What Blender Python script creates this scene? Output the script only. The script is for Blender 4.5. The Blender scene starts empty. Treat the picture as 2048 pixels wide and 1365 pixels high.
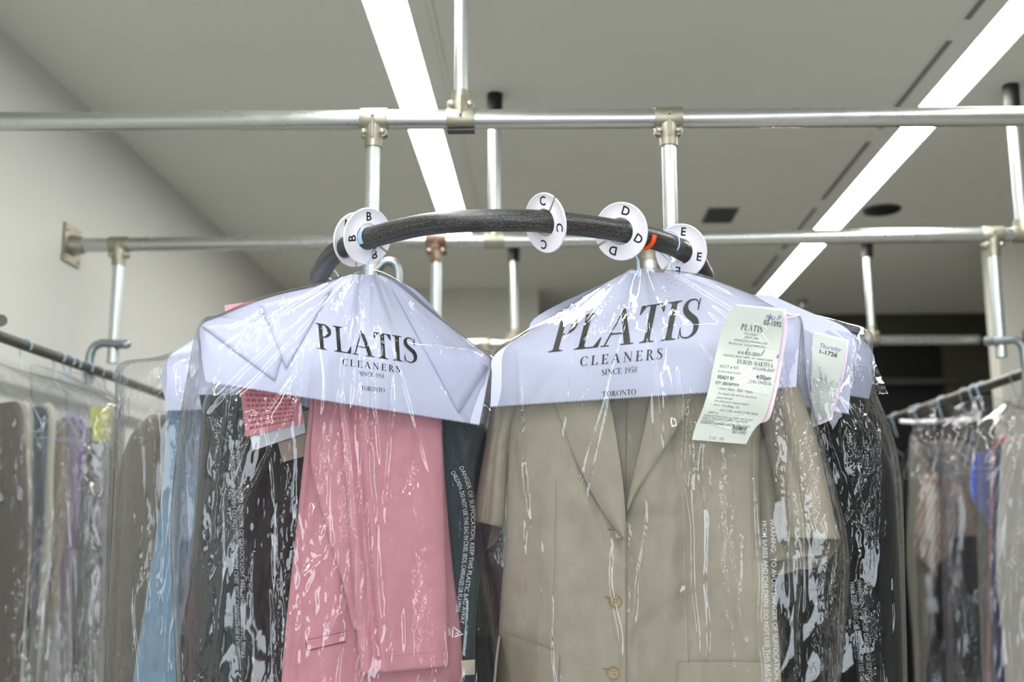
import bpy, bmesh, math, random
from mathutils import Vector, Matrix, noise
from mathutils.bvhtree import BVHTree
S = bpy.context.scene
COL = S.collection
random.seed(7)
PI = math.pi

# ------------------------------------------------------------------ camera
FPX = 2200.0                       # focal length in pixels of the 2048 x 1365 frame
PITCH = math.atan(389.5 / FPX)
YAW = math.atan(83.0 / FPX * math.cos(PITCH))
CAM = Vector((0, 0, 1.5))
cam_d = bpy.data.cameras.new('camera')
cam = bpy.data.objects.new('camera', cam_d); COL.objects.link(cam)
cam.location = CAM
cam.rotation_euler = (PI / 2 + PITCH, 0, YAW)
cam_d.sensor_width = 36.0
cam_d.lens = FPX / 2048 * 36.0
cam_d.clip_start = 0.05
cam_d.dof.use_dof = True
cam_d.dof.focus_distance = 1.66
cam_d.dof.aperture_fstop = 3.2
S.camera = cam
FW = Vector((-math.sin(YAW) * math.cos(PITCH), math.cos(YAW) * math.cos(PITCH), math.sin(PITCH)))
RT = Vector((math.cos(YAW), math.sin(YAW), 0))
UP = RT.cross(FW)

# ------------------------------------------------------------------ world, light, exposure
W = bpy.data.worlds.new('world'); S.world = W
W.use_nodes = True
W.node_tree.nodes['Background'].inputs[0].default_value = (0.75, 0.87, 1.0, 1)
W.node_tree.nodes['Background'].inputs[1].default_value = 1.0
STRIP = 30.0                        # radiance of the ceiling strip diffusers
S.view_settings.view_transform = 'Standard'
S.view_settings.look = 'None'
S.view_settings.gamma = 1.0
S.view_settings.use_curve_mapping = False
S.view_settings.exposure = 0.40
S.cycles.transparent_max_bounces = 28
S.cycles.max_bounces = 6
S.cycles.diffuse_bounces = 3
S.cycles.glossy_bounces = 2
S.cycles.transmission_bounces = 2
S.cycles.sample_clamp_indirect = 6.0
S.cycles.use_light_tree = False
S.cycles.adaptive_threshold = 0.03


def area(name, loc, rot, sx, sy, power, col):
    l = bpy.data.lights.new(name, 'AREA'); l.shape = 'RECTANGLE'
    l.size = sx; l.size_y = sy; l.energy = power; l.color = col
    o = bpy.data.objects.new(name, l); COL.objects.link(o)
    o.location = loc; o.rotation_euler = rot
    return o


# frontal light added behind the camera, as daylight through an assumed, unseen shop window
area('assumed_window_daylight', (0.35, -2.85, 1.5), (PI / 2, 0, 0), 2.0, 1.8, 66.0, (0.86, 0.93, 1.0))


# ------------------------------------------------------------------ helpers
def ray(px, py):
    return FW + RT * ((px - 1024.0) / FPX) + UP * ((682.5 - py) / FPX)


def P(px, py, Y):
    d = ray(px, py)
    return CAM + d * (Y / d.y)


def PZ(px, py, z):
    d = ray(px, py)
    return CAM + d * ((z - CAM.z) / d.z)


def lin(c):
    c = c / 255.0
    return c / 12.92 if c <= 0.04045 else ((c + 0.055) / 1.055) ** 2.4


def rgb(r, g, b):
    return (lin(r), lin(g), lin(b), 1.0)


def lerp(a, b, t):
    return a + (b - a) * t


def sstep(a, b, x):
    t = max(0.0, min(1.0, (x - a) / (b - a)))
    return t * t * (3 - 2 * t)


def gauss(x, s):
    return math.exp(-x * x / (2 * s * s))


def nz(x, y, z=0.0):
    return noise.noise(Vector((x, y, z)))


def ridge(n):
    return 1.0 - 2.0 * math.sqrt(n * n + 0.0006)


def mesh_obj(name, verts, faces, m, parent=None, smooth=True):
    me = bpy.data.meshes.new(name)
    me.from_pydata([tuple(v) for v in verts], [], faces)
    me.update()
    if smooth:
        me.polygons.foreach_set('use_smooth', [True] * len(me.polygons))
    if m is not None:
        for mm in (m if isinstance(m, (list, tuple)) else [m]):
            me.materials.append(mm)
    o = bpy.data.objects.new(name, me)
    COL.objects.link(o)
    if parent is not None:
        o.parent = parent
        o.matrix_parent_inverse = parent.matrix_world.inverted() if parent.type != 'EMPTY' else Matrix.Translation(-parent.location)
    return o


def thing(name, loc, label, cat, group=None):
    o = bpy.data.objects.new(name, None); COL.objects.link(o)
    o.location = loc
    o.empty_display_size = 0.05
    return tag(o, label, cat, group)


def tag(o, label, cat, group=None, kind=None):
    o['label'] = label; o['category'] = cat
    if group: o['group'] = group
    if kind: o['kind'] = kind
    return o


def struct(o):
    o['kind'] = 'structure'
    return o


class MB:
    def __init__(self): self.v = []; self.f = []

    def add(self, vs, fs):
        n = len(self.v)
        self.v += [Vector(v) for v in vs]
        self.f += [tuple(i + n for i in f) for f in fs]
        return self

    def box(self, x0, y0, z0, x1, y1, z1):
        return self.add([(x0, y0, z0), (x1, y0, z0), (x1, y1, z0), (x0, y1, z0), (x0, y0, z1), (x1, y0, z1), (x1, y1, z1), (x0, y1, z1)],
                        [(0, 3, 2, 1), (4, 5, 6, 7), (0, 1, 5, 4), (1, 2, 6, 5), (2, 3, 7, 6), (3, 0, 4, 7)])

    def tube(self, pts, r, n=16, caps=True):
        pts = [Vector(p) for p in pts]
        rr = r if isinstance(r, (list, tuple)) else [r] * len(pts)
        t0 = (pts[1] - pts[0]).normalized()
        a = Vector((0, 0, 1)) if abs(t0.z) < 0.9 else Vector((1, 0, 0))
        nrm = (a - t0 * a.dot(t0)).normalized()
        vs = []; fs = []
        for k, p in enumerate(pts):
            if k == 0: t = t0
            elif k == len(pts) - 1: t = (pts[k] - pts[k - 1]).normalized()
            else: t = ((pts[k + 1] - pts[k]).normalized() + (pts[k] - pts[k - 1]).normalized()).normalized()
            nrm = (nrm - t * nrm.dot(t)).normalized()
            b = t.cross(nrm)
            for i in range(n):
                an = 2 * PI * i / n
                vs.append(p + (nrm * math.cos(an) + b * math.sin(an)) * rr[k])
        for k in range(len(pts) - 1):
            for i in range(n):
                j = (i + 1) % n
                fs.append((k * n + i, k * n + j, (k + 1) * n + j, (k + 1) * n + i))
        if caps:
            fs.append(tuple(range(n - 1, -1, -1)))
            fs.append(tuple((len(pts) - 1) * n + i for i in range(n)))
        return self.add(vs, fs)

    def lathe(self, origin, axis, prof, n=20):
        """prof: list of (distance along axis, radius)"""
        axis = Vector(axis).normalized(); origin = Vector(origin)
        a = Vector((0, 0, 1)) if abs(axis.z) < 0.9 else Vector((1, 0, 0))
        u = (a - axis * a.dot(axis)).normalized(); w = axis.cross(u)
        vs = []; fs = []
        for d, r in prof:
            for i in range(n):
                an = 2 * PI * i / n
                vs.append(origin + axis * d + (u * math.cos(an) + w * math.sin(an)) * max(r, 1e-5))
        for k in range(len(prof) - 1):
            for i in range(n):
                j = (i + 1) % n
                fs.append((k * n + i, k * n + j, (k + 1) * n + j, (k + 1) * n + i))
        fs.append(tuple(range(n - 1, -1, -1)))
        fs.append(tuple((len(prof) - 1) * n + i for i in range(n)))
        return self.add(vs, fs)

    def build(self, name, m, parent=None, smooth=False, auto=None):
        o = mesh_obj(name, self.v, self.f, m, parent, smooth or auto is not None)
        if auto is not None:
            o.data.set_sharp_from_angle(angle=math.radians(auto))
        return o


def catmull(pts, n):
    """resample a polyline of equal-length tuples with Catmull-Rom, n samples per span"""
    out = []
    k = len(pts[0])
    for i in range(len(pts) - 1):
        p0 = pts[max(i - 1, 0)]; p1 = pts[i]; p2 = pts[i + 1]; p3 = pts[min(i + 2, len(pts) - 1)]
        for s in range(n):
            t = s / n
            out.append(tuple(0.5 * (2 * p1[c] + (p2[c] - p0[c]) * t + (2 * p0[c] - 5 * p1[c] + 4 * p2[c] - p3[c]) * t * t
                                    + (3 * p1[c] - p0[c] - 3 * p2[c] + p3[c]) * t ** 3) for c in range(k)))
    out.append(tuple(pts[-1]))
    return out


def resample(rows, nv):
    """rows (xl,yl,xr,yr): nv+1 rows evenly spaced along the mean edge length"""
    fine = catmull(rows, 12)
    acc = [0.0]
    for a, b in zip(fine, fine[1:]):
        acc.append(acc[-1] + 0.5 * (math.hypot(a[0] - b[0], a[1] - b[1]) + math.hypot(a[2] - b[2], a[3] - b[3])) + 1e-6)
    out = []; k = 0
    for j in range(nv + 1):
        d = acc[-1] * j / nv
        while k < len(acc) - 2 and acc[k + 1] < d: k += 1
        t = (d - acc[k]) / (acc[k + 1] - acc[k])
        out.append(tuple(lerp(fine[k][c], fine[k + 1][c], t) for c in range(len(fine[0]))))
    return out


def loft(name, rows, Yc, T, nu, nv, m, parent=None, disp=None, p=2.6, bdisp=None):
    """closed volume: each row runs from a left to a right edge point, with depth T(t) to either side of Yc"""
    R = resample(rows, nv)
    us = [lerp(k / nu, (1 - math.cos(PI * k / nu)) / 2, 0.45) for k in range(nu + 1)]
    vs = []; fs = []
    n = 2 * nu
    for j, r in enumerate(R):
        t = j / nv
        Tt = T(t) if callable(T) else T
        for k in range(n):
            front = k <= nu
            u = us[k] if front else us[n - k]
            px = lerp(r[0], r[2], u); py = lerp(r[1], r[3], u)
            prof = max(0.0, 1 - abs(2 * u - 1) ** p) ** (1 / p)
            Y = Yc(px, py)
            if front:
                d = disp(px, py, t, u) * min(1.0, prof * 1.6) if disp else 0.0
                Y = Y - Tt * prof + d
            else:
                d = bdisp(px, py, t, u) * min(1.0, prof * 1.6) if bdisp else 0.0
                Y = Y + Tt * prof + d
            vs.append(P(px, py, Y))
    for j in range(nv):
        for k in range(n):
            k2 = (k + 1) % n
            fs.append((j * n + k, (j + 1) * n + k, (j + 1) * n + k2, j * n + k2))
    fs.append(tuple(range(n)))
    fs.append(tuple(nv * n + k for k in range(n - 1, -1, -1)))
    return mesh_obj(name, vs, fs, m, parent)


def sheet(name, rows, Yf, nu, nv, m, parent=None, tooth=0.0, thick=0.0006):
    """thin sheet with two faces; tooth = depth in px of a pinked lower edge"""
    R = resample(rows, nv)
    vs = []; fs = []
    for s in (0, 1):
        for j, r in enumerate(R):
            for k in range(nu + 1):
                u = k / nu
                px = lerp(r[0], r[2], u); py = lerp(r[1], r[3], u)
                if tooth and j == nv and k % 2: py -= tooth
                vs.append(P(px, py, Yf(px, py) + s * thick))
    w = nu + 1; h = nv + 1
    for j in range(nv):
        for k in range(nu):
            a = j * w + k
            fs.append((a, a + w, a + w + 1, a + 1))
            b = a + w * h
            fs.append((b, b + 1, b + w + 1, b + w))
    rim = [k for k in range(w)] + [j * w + nu for j in range(1, h)] + [nv * w + k for k in range(nu - 1, -1, -1)] + [j * w for j in range(nv - 1, 0, -1)]
    for a, b in zip(rim, rim[1:] + rim[:1]):
        fs.append((a, b, b + w * h, a + w * h))
    o = mesh_obj(name, vs, fs, m, parent)
    o.data.set_sharp_from_angle(angle=math.radians(50))
    return o


def bvh_of(o):
    me = o.data
    return BVHTree.FromPolygons([o.matrix_world @ v.co if o.parent is None else v.co for v in me.vertices], [tuple(p.vertices) for p in me.polygons])


def on_surface(bvh, px, py, off, fall=1.6):
    d = ray(px, py).normalized()
    hit = bvh.ray_cast(CAM, d)
    if hit[0] is None:
        return P(px, py, fall)
    return hit[0] - d * off


# ------------------------------------------------------------------ materials
def new_mat(name):
    m = bpy.data.materials.new(name); m.use_nodes = True
    nt = m.node_tree
    for n in list(nt.nodes): nt.nodes.remove(n)
    out = nt.nodes.new('ShaderNodeOutputMaterial')
    return m, nt, out


def node(nt, kind, **kw):
    n = nt.nodes.new(kind)
    for k, v in kw.items():
        if hasattr(n, k) and not k.startswith('in_'):
            setattr(n, k, v)
    return n


def plain(name, col, rough=0.6, metal=0.0, vary=0.06, vscale=6.0, bump=0.0, bscale=200.0, spec=0.4, sheen=0.0, coord='Object', stretch=(1, 1, 1), transl=0.0):
    m, nt, out = new_mat(name)
    if rough >= 0.9 and not metal:          # matt paint
        b = nt.nodes.new('ShaderNodeBsdfDiffuse')
    else:
        b = nt.nodes.new('ShaderNodeBsdfPrincipled')
        b.inputs['Roughness'].default_value = rough
        b.inputs['Metallic'].default_value = metal
        b.inputs['Specular IOR Level'].default_value = spec
        if sheen: b.inputs['Sheen Weight'].default_value = sheen
    tc = nt.nodes.new('ShaderNodeTexCoord')
    mp = nt.nodes.new('ShaderNodeMapping'); mp.inputs['Scale'].default_value = stretch
    nt.links.new(tc.outputs[coord], mp.inputs[0])
    nn = nt.nodes.new('ShaderNodeTexNoise'); nn.inputs['Scale'].default_value = vscale; nn.inputs['Detail'].default_value = 2 if rough >= 0.9 else 5
    nt.links.new(mp.outputs[0], nn.inputs['Vector'])
    rp = nt.nodes.new('ShaderNodeMapRange')
    rp.inputs['From Min'].default_value = 0.3; rp.inputs['From Max'].default_value = 0.7
    rp.inputs['To Min'].default_value = 1 - vary; rp.inputs['To Max'].default_value = 1 + vary
    nt.links.new(nn.outputs['Fac'], rp.inputs['Value'])
    mx = nt.nodes.new('ShaderNodeVectorMath'); mx.operation = 'SCALE'
    mx.inputs[0].default_value = col[:3]
    nt.links.new(rp.outputs[0], mx.inputs['Scale'])
    nt.links.new(mx.outputs[0], b.inputs[0])
    if bump:
        n2 = nt.nodes.new('ShaderNodeTexNoise'); n2.inputs['Scale'].default_value = bscale; n2.inputs['Detail'].default_value = 3
        nt.links.new(mp.outputs[0], n2.inputs['Vector'])
        bp = nt.nodes.new('ShaderNodeBump'); bp.inputs['Strength'].default_value = bump; bp.inputs['Distance'].default_value = 0.002
        nt.links.new(n2.outputs['Fac'], bp.inputs['Height'])
        nt.links.new(bp.outputs[0], b.inputs['Normal'])
    if transl:
        t = nt.nodes.new('ShaderNodeBsdfTranslucent'); nt.links.new(mx.outputs[0], t.inputs[0])
        mi = nt.nodes.new('ShaderNodeMixShader'); mi.inputs[0].default_value = transl
        nt.links.new(b.outputs[0], mi.inputs[1]); nt.links.new(t.outputs[0], mi.inputs[2])
        nt.links.new(mi.outputs[0], out.inputs[0])
    else:
        nt.links.new(b.outputs[0], out.inputs[0])
    return m


def woven(name, col, col2=None, freq=700.0, rough=0.85, bump=0.25, stripe=None):
    """cloth: fine weave relief, slight thread colour variation; stripe = list of (position, colour)"""
    m, nt, out = new_mat(name)
    b = nt.nodes.new('ShaderNodeBsdfPrincipled')
    b.inputs['Roughness'].default_value = rough
    b.inputs['Specular IOR Level'].default_value = 0.2
    b.inputs['Sheen Weight'].default_value = 0.15
    tc = nt.nodes.new('ShaderNodeTexCoord')
    w1 = nt.nodes.new('ShaderNodeTexWave'); w1.bands_direction = 'X'; w1.inputs['Scale'].default_value = freq / 6.28
    w2 = nt.nodes.new('ShaderNodeTexWave'); w2.bands_direction = 'Z'; w2.inputs['Scale'].default_value = freq / 6.28
    for w in (w1, w2):
        w.inputs['Distortion'].default_value = 1.0
        nt.links.new(tc.outputs['Object'], w.inputs['Vector'])
    ad = nt.nodes.new('ShaderNodeMath'); ad.operation = 'MULTIPLY'
    nt.links.new(w1.outputs['Fac'], ad.inputs[0]); nt.links.new(w2.outputs['Fac'], ad.inputs[1])
    nn = nt.nodes.new('ShaderNodeTexNoise'); nn.inputs['Scale'].default_value = 40; nn.inputs['Detail'].default_value = 6
    nt.links.new(tc.outputs['Object'], nn.inputs['Vector'])
    mx = nt.nodes.new('ShaderNodeMix'); mx.data_type = 'RGBA'
    c2 = col2 or tuple(min(1, c * 1.25) for c in col[:3]) + (1,)
    mx.inputs['A'].default_value = tuple(c * 0.9 for c in col[:3]) + (1,); mx.inputs['B'].default_value = c2
    nt.links.new(nn.outputs['Fac'], mx.inputs['Factor'])
    colout = mx.outputs['Result']
    if stripe:
        sp = nt.nodes.new('ShaderNodeSeparateXYZ'); nt.links.new(tc.outputs['Object'], sp.inputs[0])
        wv = nt.nodes.new('ShaderNodeMath'); wv.operation = 'MULTIPLY_ADD'
        wv.inputs[1].default_value = stripe[0]
        z2 = nt.nodes.new('ShaderNodeMath'); z2.operation = 'MULTIPLY'; z2.inputs[1].default_value = stripe[1]
        nt.links.new(sp.outputs['Z'], z2.inputs[0])
        nt.links.new(sp.outputs['X'], wv.inputs[0]); nt.links.new(z2.outputs[0], wv.inputs[2])
        fr = nt.nodes.new('ShaderNodeMath'); fr.operation = 'FRACT'; nt.links.new(wv.outputs[0], fr.inputs[0])
        cr = nt.nodes.new('ShaderNodeValToRGB'); cr.color_ramp.interpolation = 'CONSTANT'
        els = stripe[2]
        while len(cr.color_ramp.elements) < len(els): cr.color_ramp.elements.new(0.5)
        for e, (pos, c) in zip(cr.color_ramp.elements, els): e.position = pos; e.color = c
        nt.links.new(fr.outputs[0], cr.inputs[0])
        colout = cr.outputs[0]
    nt.links.new(colout, b.inputs['Base Color'])
    bp = nt.nodes.new('ShaderNodeBump'); bp.inputs['Strength'].default_value = bump; bp.inputs['Distance'].default_value = 0.0006
    nt.links.new(ad.outputs[0], bp.inputs['Height'])
    nt.links.new(bp.outputs[0], b.inputs['Normal'])
    nt.links.new(b.outputs[0], out.inputs[0])
    return m


def film_mat(name, haze=0.045, crinkle=0.55, patch=0.5, rough=0.07, tint=(0.965, 0.968, 0.975), gain=1.0, amb=0.5):
    """clear polythene: see-through, mirror-like sheen by angle, crinkles that catch the lamps"""
    m, nt, out = new_mat(name)
    tc = nt.nodes.new('ShaderNodeTexCoord')
    mp = nt.nodes.new('ShaderNodeMapping'); mp.inputs['Scale'].default_value = (1, 1, 0.6)
    nt.links.new(tc.outputs['Object'], mp.inputs[0])
    # crumple facets
    nd = nt.nodes.new('ShaderNodeTexNoise'); nd.inputs['Scale'].default_value = 22; nd.inputs['Detail'].default_value = 3
    nt.links.new(mp.outputs[0], nd.inputs['Vector'])
    av = nt.nodes.new('ShaderNodeVectorMath'); av.operation = 'MULTIPLY_ADD'
    av.inputs[1].default_value = (0.05, 0.05, 0.05)
    nt.links.new(nd.outputs['Color'], av.inputs[0]); nt.links.new(mp.outputs[0], av.inputs[2])
    vo = nt.nodes.new('ShaderNodeTexVoronoi'); vo.feature = 'F1'; vo.inputs['Scale'].default_value = 130
    nt.links.new(av.outputs[0], vo.inputs['Vector'])
    vo2 = nt.nodes.new('ShaderNodeTexVoronoi'); vo2.feature = 'F1'; vo2.inputs['Scale'].default_value = 34
    nt.links.new(av.outputs[0], vo2.inputs['Vector'])
    # where the film is crumpled: long patches
    mp2 = nt.nodes.new('ShaderNodeMapping'); mp2.inputs['Scale'].default_value = (1, 1, 0.22)
    nt.links.new(tc.outputs['Object'], mp2.inputs[0])
    nm = nt.nodes.new('ShaderNodeTexNoise'); nm.inputs['Scale'].default_value = 17; nm.inputs['Detail'].default_value = 4; nm.inputs['Roughness'].default_value = 0.6
    nt.links.new(mp2.outputs[0], nm.inputs['Vector'])
    mr = nt.nodes.new('ShaderNodeMapRange'); mr.inputs['From Min'].default_value = patch; mr.inputs['From Max'].default_value = patch + 0.14
    nt.links.new(nm.outputs['Fac'], mr.inputs['Value'])
    # plus the places where the film clings and crinkles (stored per vertex)
    at = nt.nodes.new('ShaderNodeAttribute'); at.attribute_name = 'crinkle'
    vo3 = nt.nodes.new('ShaderNodeTexVoronoi'); vo3.feature = 'F1'; vo3.inputs['Scale'].default_value = 240
    nt.links.new(av.outputs[0], vo3.inputs['Vector'])
    m3 = nt.nodes.new('ShaderNodeMath'); m3.operation = 'MULTIPLY'
    nt.links.new(vo3.outputs['Distance'], m3.inputs[0]); nt.links.new(at.outputs['Fac'], m3.inputs[1])
    m4 = nt.nodes.new('ShaderNodeMath'); m4.operation = 'MULTIPLY'; m4.inputs[1].default_value = 0.2
    nt.links.new(m3.outputs[0], m4.inputs[0])
    m0 = nt.nodes.new('ShaderNodeMath'); m0.operation = 'MULTIPLY'; m0.inputs[1].default_value = amb
    nt.links.new(mr.outputs[0], m0.inputs[0])
    mu = nt.nodes.new('ShaderNodeMath'); mu.operation = 'MULTIPLY_ADD'
    nt.links.new(vo.outputs['Distance'], mu.inputs[0]); nt.links.new(m0.outputs[0], mu.inputs[1]); nt.links.new(m4.outputs[0], mu.inputs[2])
    ma = nt.nodes.new('ShaderNodeMath'); ma.operation = 'MULTIPLY_ADD'; ma.inputs[1].default_value = 0.10
    nt.links.new(vo2.outputs['Distance'], ma.inputs[0]); nt.links.new(mu.outputs[0], ma.inputs[2])
    bp = nt.nodes.new('ShaderNodeBump'); bp.inputs['Strength'].default_value = crinkle; bp.inputs['Distance'].default_value = 0.006
    nt.links.new(ma.outputs[0], bp.inputs['Height'])
    fr = nt.nodes.new('ShaderNodeFresnel'); fr.inputs['IOR'].default_value = 1.5
    nt.links.new(bp.outputs[0], fr.inputs['Normal'])
    fg = nt.nodes.new('ShaderNodeMath'); fg.operation = 'MULTIPLY'; fg.inputs[1].default_value = 1.45 * gain; fg.use_clamp = True
    nt.links.new(fr.outputs[0], fg.inputs[0])
    fm = nt.nodes.new('ShaderNodeMath'); fm.operation = 'MINIMUM'; fm.inputs[1].default_value = 0.5
    nt.links.new(fg.outputs[0], fm.inputs[0])
    tr = nt.nodes.new('ShaderNodeBsdfTransparent'); tr.inputs[0].default_value = tint + (1,)
    gl = nt.nodes.new('ShaderNodeBsdfGlossy'); gl.inputs['Roughness'].default_value = rough
    nt.links.new(bp.outputs[0], gl.inputs['Normal'])
    df = nt.nodes.new('ShaderNodeBsdfDiffuse'); df.inputs[0].default_value = (0.9, 0.9, 0.92, 1)
    tl = nt.nodes.new('ShaderNodeBsdfTranslucent'); tl.inputs[0].default_value = (0.9, 0.9, 0.92, 1)
    md = nt.nodes.new('ShaderNodeMixShader'); md.inputs[0].default_value = 0.4
    nt.links.new(df.outputs[0], md.inputs[1]); nt.links.new(tl.outputs[0], md.inputs[2])
    m1 = nt.nodes.new('ShaderNodeMixShader'); m1.inputs[0].default_value = haze
    nt.links.new(tr.outputs[0], m1.inputs[1]); nt.links.new(md.outputs[0], m1.inputs[2])
    m2 = nt.nodes.new('ShaderNodeMixShader')
    nt.links.new(fm.outputs[0], m2.inputs[0]); nt.links.new(m1.outputs[0], m2.inputs[1]); nt.links.new(gl.outputs[0], m2.inputs[2])
    nt.links.new(m2.outputs[0], out.inputs[0])
    return m


def emission(name, col, strength):
    m, nt, out = new_mat(name)
    e = nt.nodes.new('ShaderNodeEmission'); e.inputs[0].default_value = col; e.inputs[1].default_value = strength
    nt.links.new(e.outputs[0], out.inputs[0])
    return m


def galv_mat(name, base, rough=0.32, dirt=0.25, rust=0.0):
    m, nt, out = new_mat(name)
    b = nt.nodes.new('ShaderNodeBsdfPrincipled'); b.inputs['Metallic'].default_value = 0.9
    tc = nt.nodes.new('ShaderNodeTexCoord')
    n1 = nt.nodes.new('ShaderNodeTexNoise'); n1.inputs['Scale'].default_value = 20; n1.inputs['Detail'].default_value = 6
    nt.links.new(tc.outputs['Object'], n1.inputs['Vector'])
    mp = nt.nodes.new('ShaderNodeMapping'); mp.inputs['Scale'].default_value = (2, 30, 30)
    nt.links.new(tc.outputs['Object'], mp.inputs[0])
    n2 = nt.nodes.new('ShaderNodeTexNoise'); n2.inputs['Scale'].default_value = 1.2; n2.inputs['Detail'].default_value = 4
    nt.links.new(mp.outputs[0], n2.inputs['Vector'])
    mx = nt.nodes.new('ShaderNodeMix'); mx.data_type = 'RGBA'
    mx.inputs['A'].default_value = tuple(c * (1 - dirt) for c in base[:3]) + (1,); mx.inputs['B'].default_value = base
    nt.links.new(n2.outputs['Fac'], mx.inputs['Factor'])
    colout = mx.outputs['Result']
    if rust:
        mr = nt.nodes.new('ShaderNodeMapRange'); mr.inputs['From Min'].default_value = 0.62 - rust; mr.inputs['From Max'].default_value = 0.72 - rust
        n3 = nt.nodes.new('ShaderNodeTexNoise'); n3.inputs['Scale'].default_value = 38; n3.inputs['Detail'].default_value = 4
        nt.links.new(tc.outputs['Object'], n3.inputs['Vector']); nt.links.new(n3.outputs['Fac'], mr.inputs['Value'])
        m2 = nt.nodes.new('ShaderNodeMix'); m2.data_type = 'RGBA'; m2.inputs['B'].default_value = rgb(96, 62, 40)
        nt.links.new(mr.outputs[0], m2.inputs['Factor']); nt.links.new(colout, m2.inputs['A'])
        colout = m2.outputs['Result']
        iv = nt.nodes.new('ShaderNodeMath'); iv.operation = 'MULTIPLY_ADD'; iv.inputs[1].default_value = -0.85; iv.inputs[2].default_value = 0.9
        nt.links.new(mr.outputs[0], iv.inputs[0]); nt.links.new(iv.outputs[0], b.inputs['Metallic'])
    nt.links.new(colout, b.inputs['Base Color'])
    rr = nt.nodes.new('ShaderNodeMapRange'); rr.inputs['To Min'].default_value = rough - 0.05; rr.inputs['To Max'].default_value = rough + 0.10
    nt.links.new(n1.outputs['Fac'], rr.inputs['Value']); nt.links.new(rr.outputs[0], b.inputs['Roughness'])
    nt.links.new(b.outputs[0], out.inputs[0])
    return m


M = {}
M['ceiling'] = plain('ceiling_paint', rgb(208, 210, 203), 0.9, vary=0.02, vscale=1.5)
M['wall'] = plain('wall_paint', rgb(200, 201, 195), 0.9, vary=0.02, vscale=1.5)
M['wall_back'] = plain('back_wall_paint', rgb(190, 188, 178), 0.9, vary=0.02)
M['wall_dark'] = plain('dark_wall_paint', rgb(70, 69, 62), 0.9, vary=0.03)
M['black_hole'] = plain('black_panel', rgb(10, 10, 10), 0.7, vary=0.1)
M['wall_shop'] = plain('shopfront_paint', rgb(62, 60, 57), 0.8, vary=0.04)
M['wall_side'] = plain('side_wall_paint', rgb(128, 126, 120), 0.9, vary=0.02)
M['floor'] = plain('floor_concrete', rgb(186, 182, 174), 0.5, vary=0.06, vscale=3)
M['diffuser'] = emission('strip_diffuser', (1.0, 0.992, 0.965, 1), STRIP)
M['trim_white'] = plain('trim_white', rgb(205, 205, 205), 0.5, vary=0.02)
M['slot_soft'] = plain('slot_shadow', rgb(118, 119, 118), 0.6, vary=0.1)
M['slot'] = plain('slot_dark', rgb(70, 70, 72), 0.6, vary=0.05)
M['black_plastic'] = plain('black_plastic', rgb(16, 16, 17), 0.45, vary=0.1)
M['grey_grille'] = plain('grey_grille', rgb(90, 92, 92), 0.55, vary=0.1)
M['galv'] = galv_mat('galvanised_steel', rgb(190, 193, 190), 0.26, 0.12)
M['galv_post'] = galv_mat('galvanised_post', rgb(208, 215, 214), 0.36, 0.12)
M['cast'] = galv_mat('galvanised_casting', rgb(172, 168, 152), 0.42, 0.3)
M['cast_rust'] = galv_mat('rusty_casting', rgb(168, 160, 142), 0.45, 0.3, rust=0.17)
M['bolt'] = galv_mat('bolt_zinc', rgb(196, 190, 170), 0.3, 0.15)
M['zinc'] = galv_mat('zinc_bracket', rgb(158, 168, 170), 0.36, 0.2)
M['dull_rail'] = galv_mat('dull_steel_rail', rgb(108, 108, 100), 0.45, 0.3)


def black_rail():
    m, nt, out = new_mat('worn_black_rail')
    b = nt.nodes.new('ShaderNodeBsdfPrincipled'); b.inputs['Metallic'].default_value = 0.15
    b.inputs['Specular IOR Level'].default_value = 0.55
    tc = nt.nodes.new('ShaderNodeTexCoord')
    mp = nt.nodes.new('ShaderNodeMapping'); mp.inputs['Scale'].default_value = (5, 5, 220)
    nt.links.new(tc.outputs['Object'], mp.inputs[0])
    n = nt.nodes.new('ShaderNodeTexNoise'); n.inputs['Scale'].default_value = 3; n.inputs['Detail'].default_value = 6; n.inputs['Roughness'].default_value = 0.7
    nt.links.new(mp.outputs[0], n.inputs['Vector'])
    n2 = nt.nodes.new('ShaderNodeTexNoise'); n2.inputs['Scale'].default_value = 420; n2.inputs['Detail'].default_value = 3
    nt.links.new(tc.outputs['Object'], n2.inputs['Vector'])
    av = nt.nodes.new('ShaderNodeMath'); av.operation = 'MULTIPLY'
    nt.links.new(n.outputs['Fac'], av.inputs[0]); nt.links.new(n2.outputs['Fac'], av.inputs[1])
    cr = nt.nodes.new('ShaderNodeValToRGB')
    cr.color_ramp.elements[0].position = 0.18; cr.color_ramp.elements[0].color = rgb(22, 22, 24)
    cr.color_ramp.elements[1].position = 0.42; cr.color_ramp.elements[1].color = rgb(92, 91, 88)
    nt.links.new(av.outputs[0], cr.inputs[0]); nt.links.new(cr.outputs[0], b.inputs['Base Color'])
    rr = nt.nodes.new('ShaderNodeMapRange'); rr.inputs['To Min'].default_value = 0.28; rr.inputs['To Max'].default_value = 0.55
    nt.links.new(n2.outputs['Fac'], rr.inputs['Value']); nt.links.new(rr.outputs[0], b.inputs['Roughness'])
    nt.links.new(b.outputs[0], out.inputs[0])
    return m


M['black_rail'] = black_rail()
M['disc'] = plain('divider_plastic', rgb(226, 223, 232), 0.38, vary=0.015, vscale=30, spec=0.5)
M['ink'] = plain('black_ink', rgb(14, 14, 15), 0.5, vary=0.1)
M['ink_grey'] = plain('grey_ink', rgb(92, 96, 96), 0.6, vary=0.15, vscale=300)
M['ink_dark'] = plain('dark_ink', rgb(48, 50, 52), 0.6, vary=0.15, vscale=300)
M['ink_blue'] = plain('blue_ink', rgb(60, 66, 176), 0.6, vary=0.1)
M['print_white'] = plain('white_print', rgb(236, 238, 240), 0.6, vary=0.03)

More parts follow.
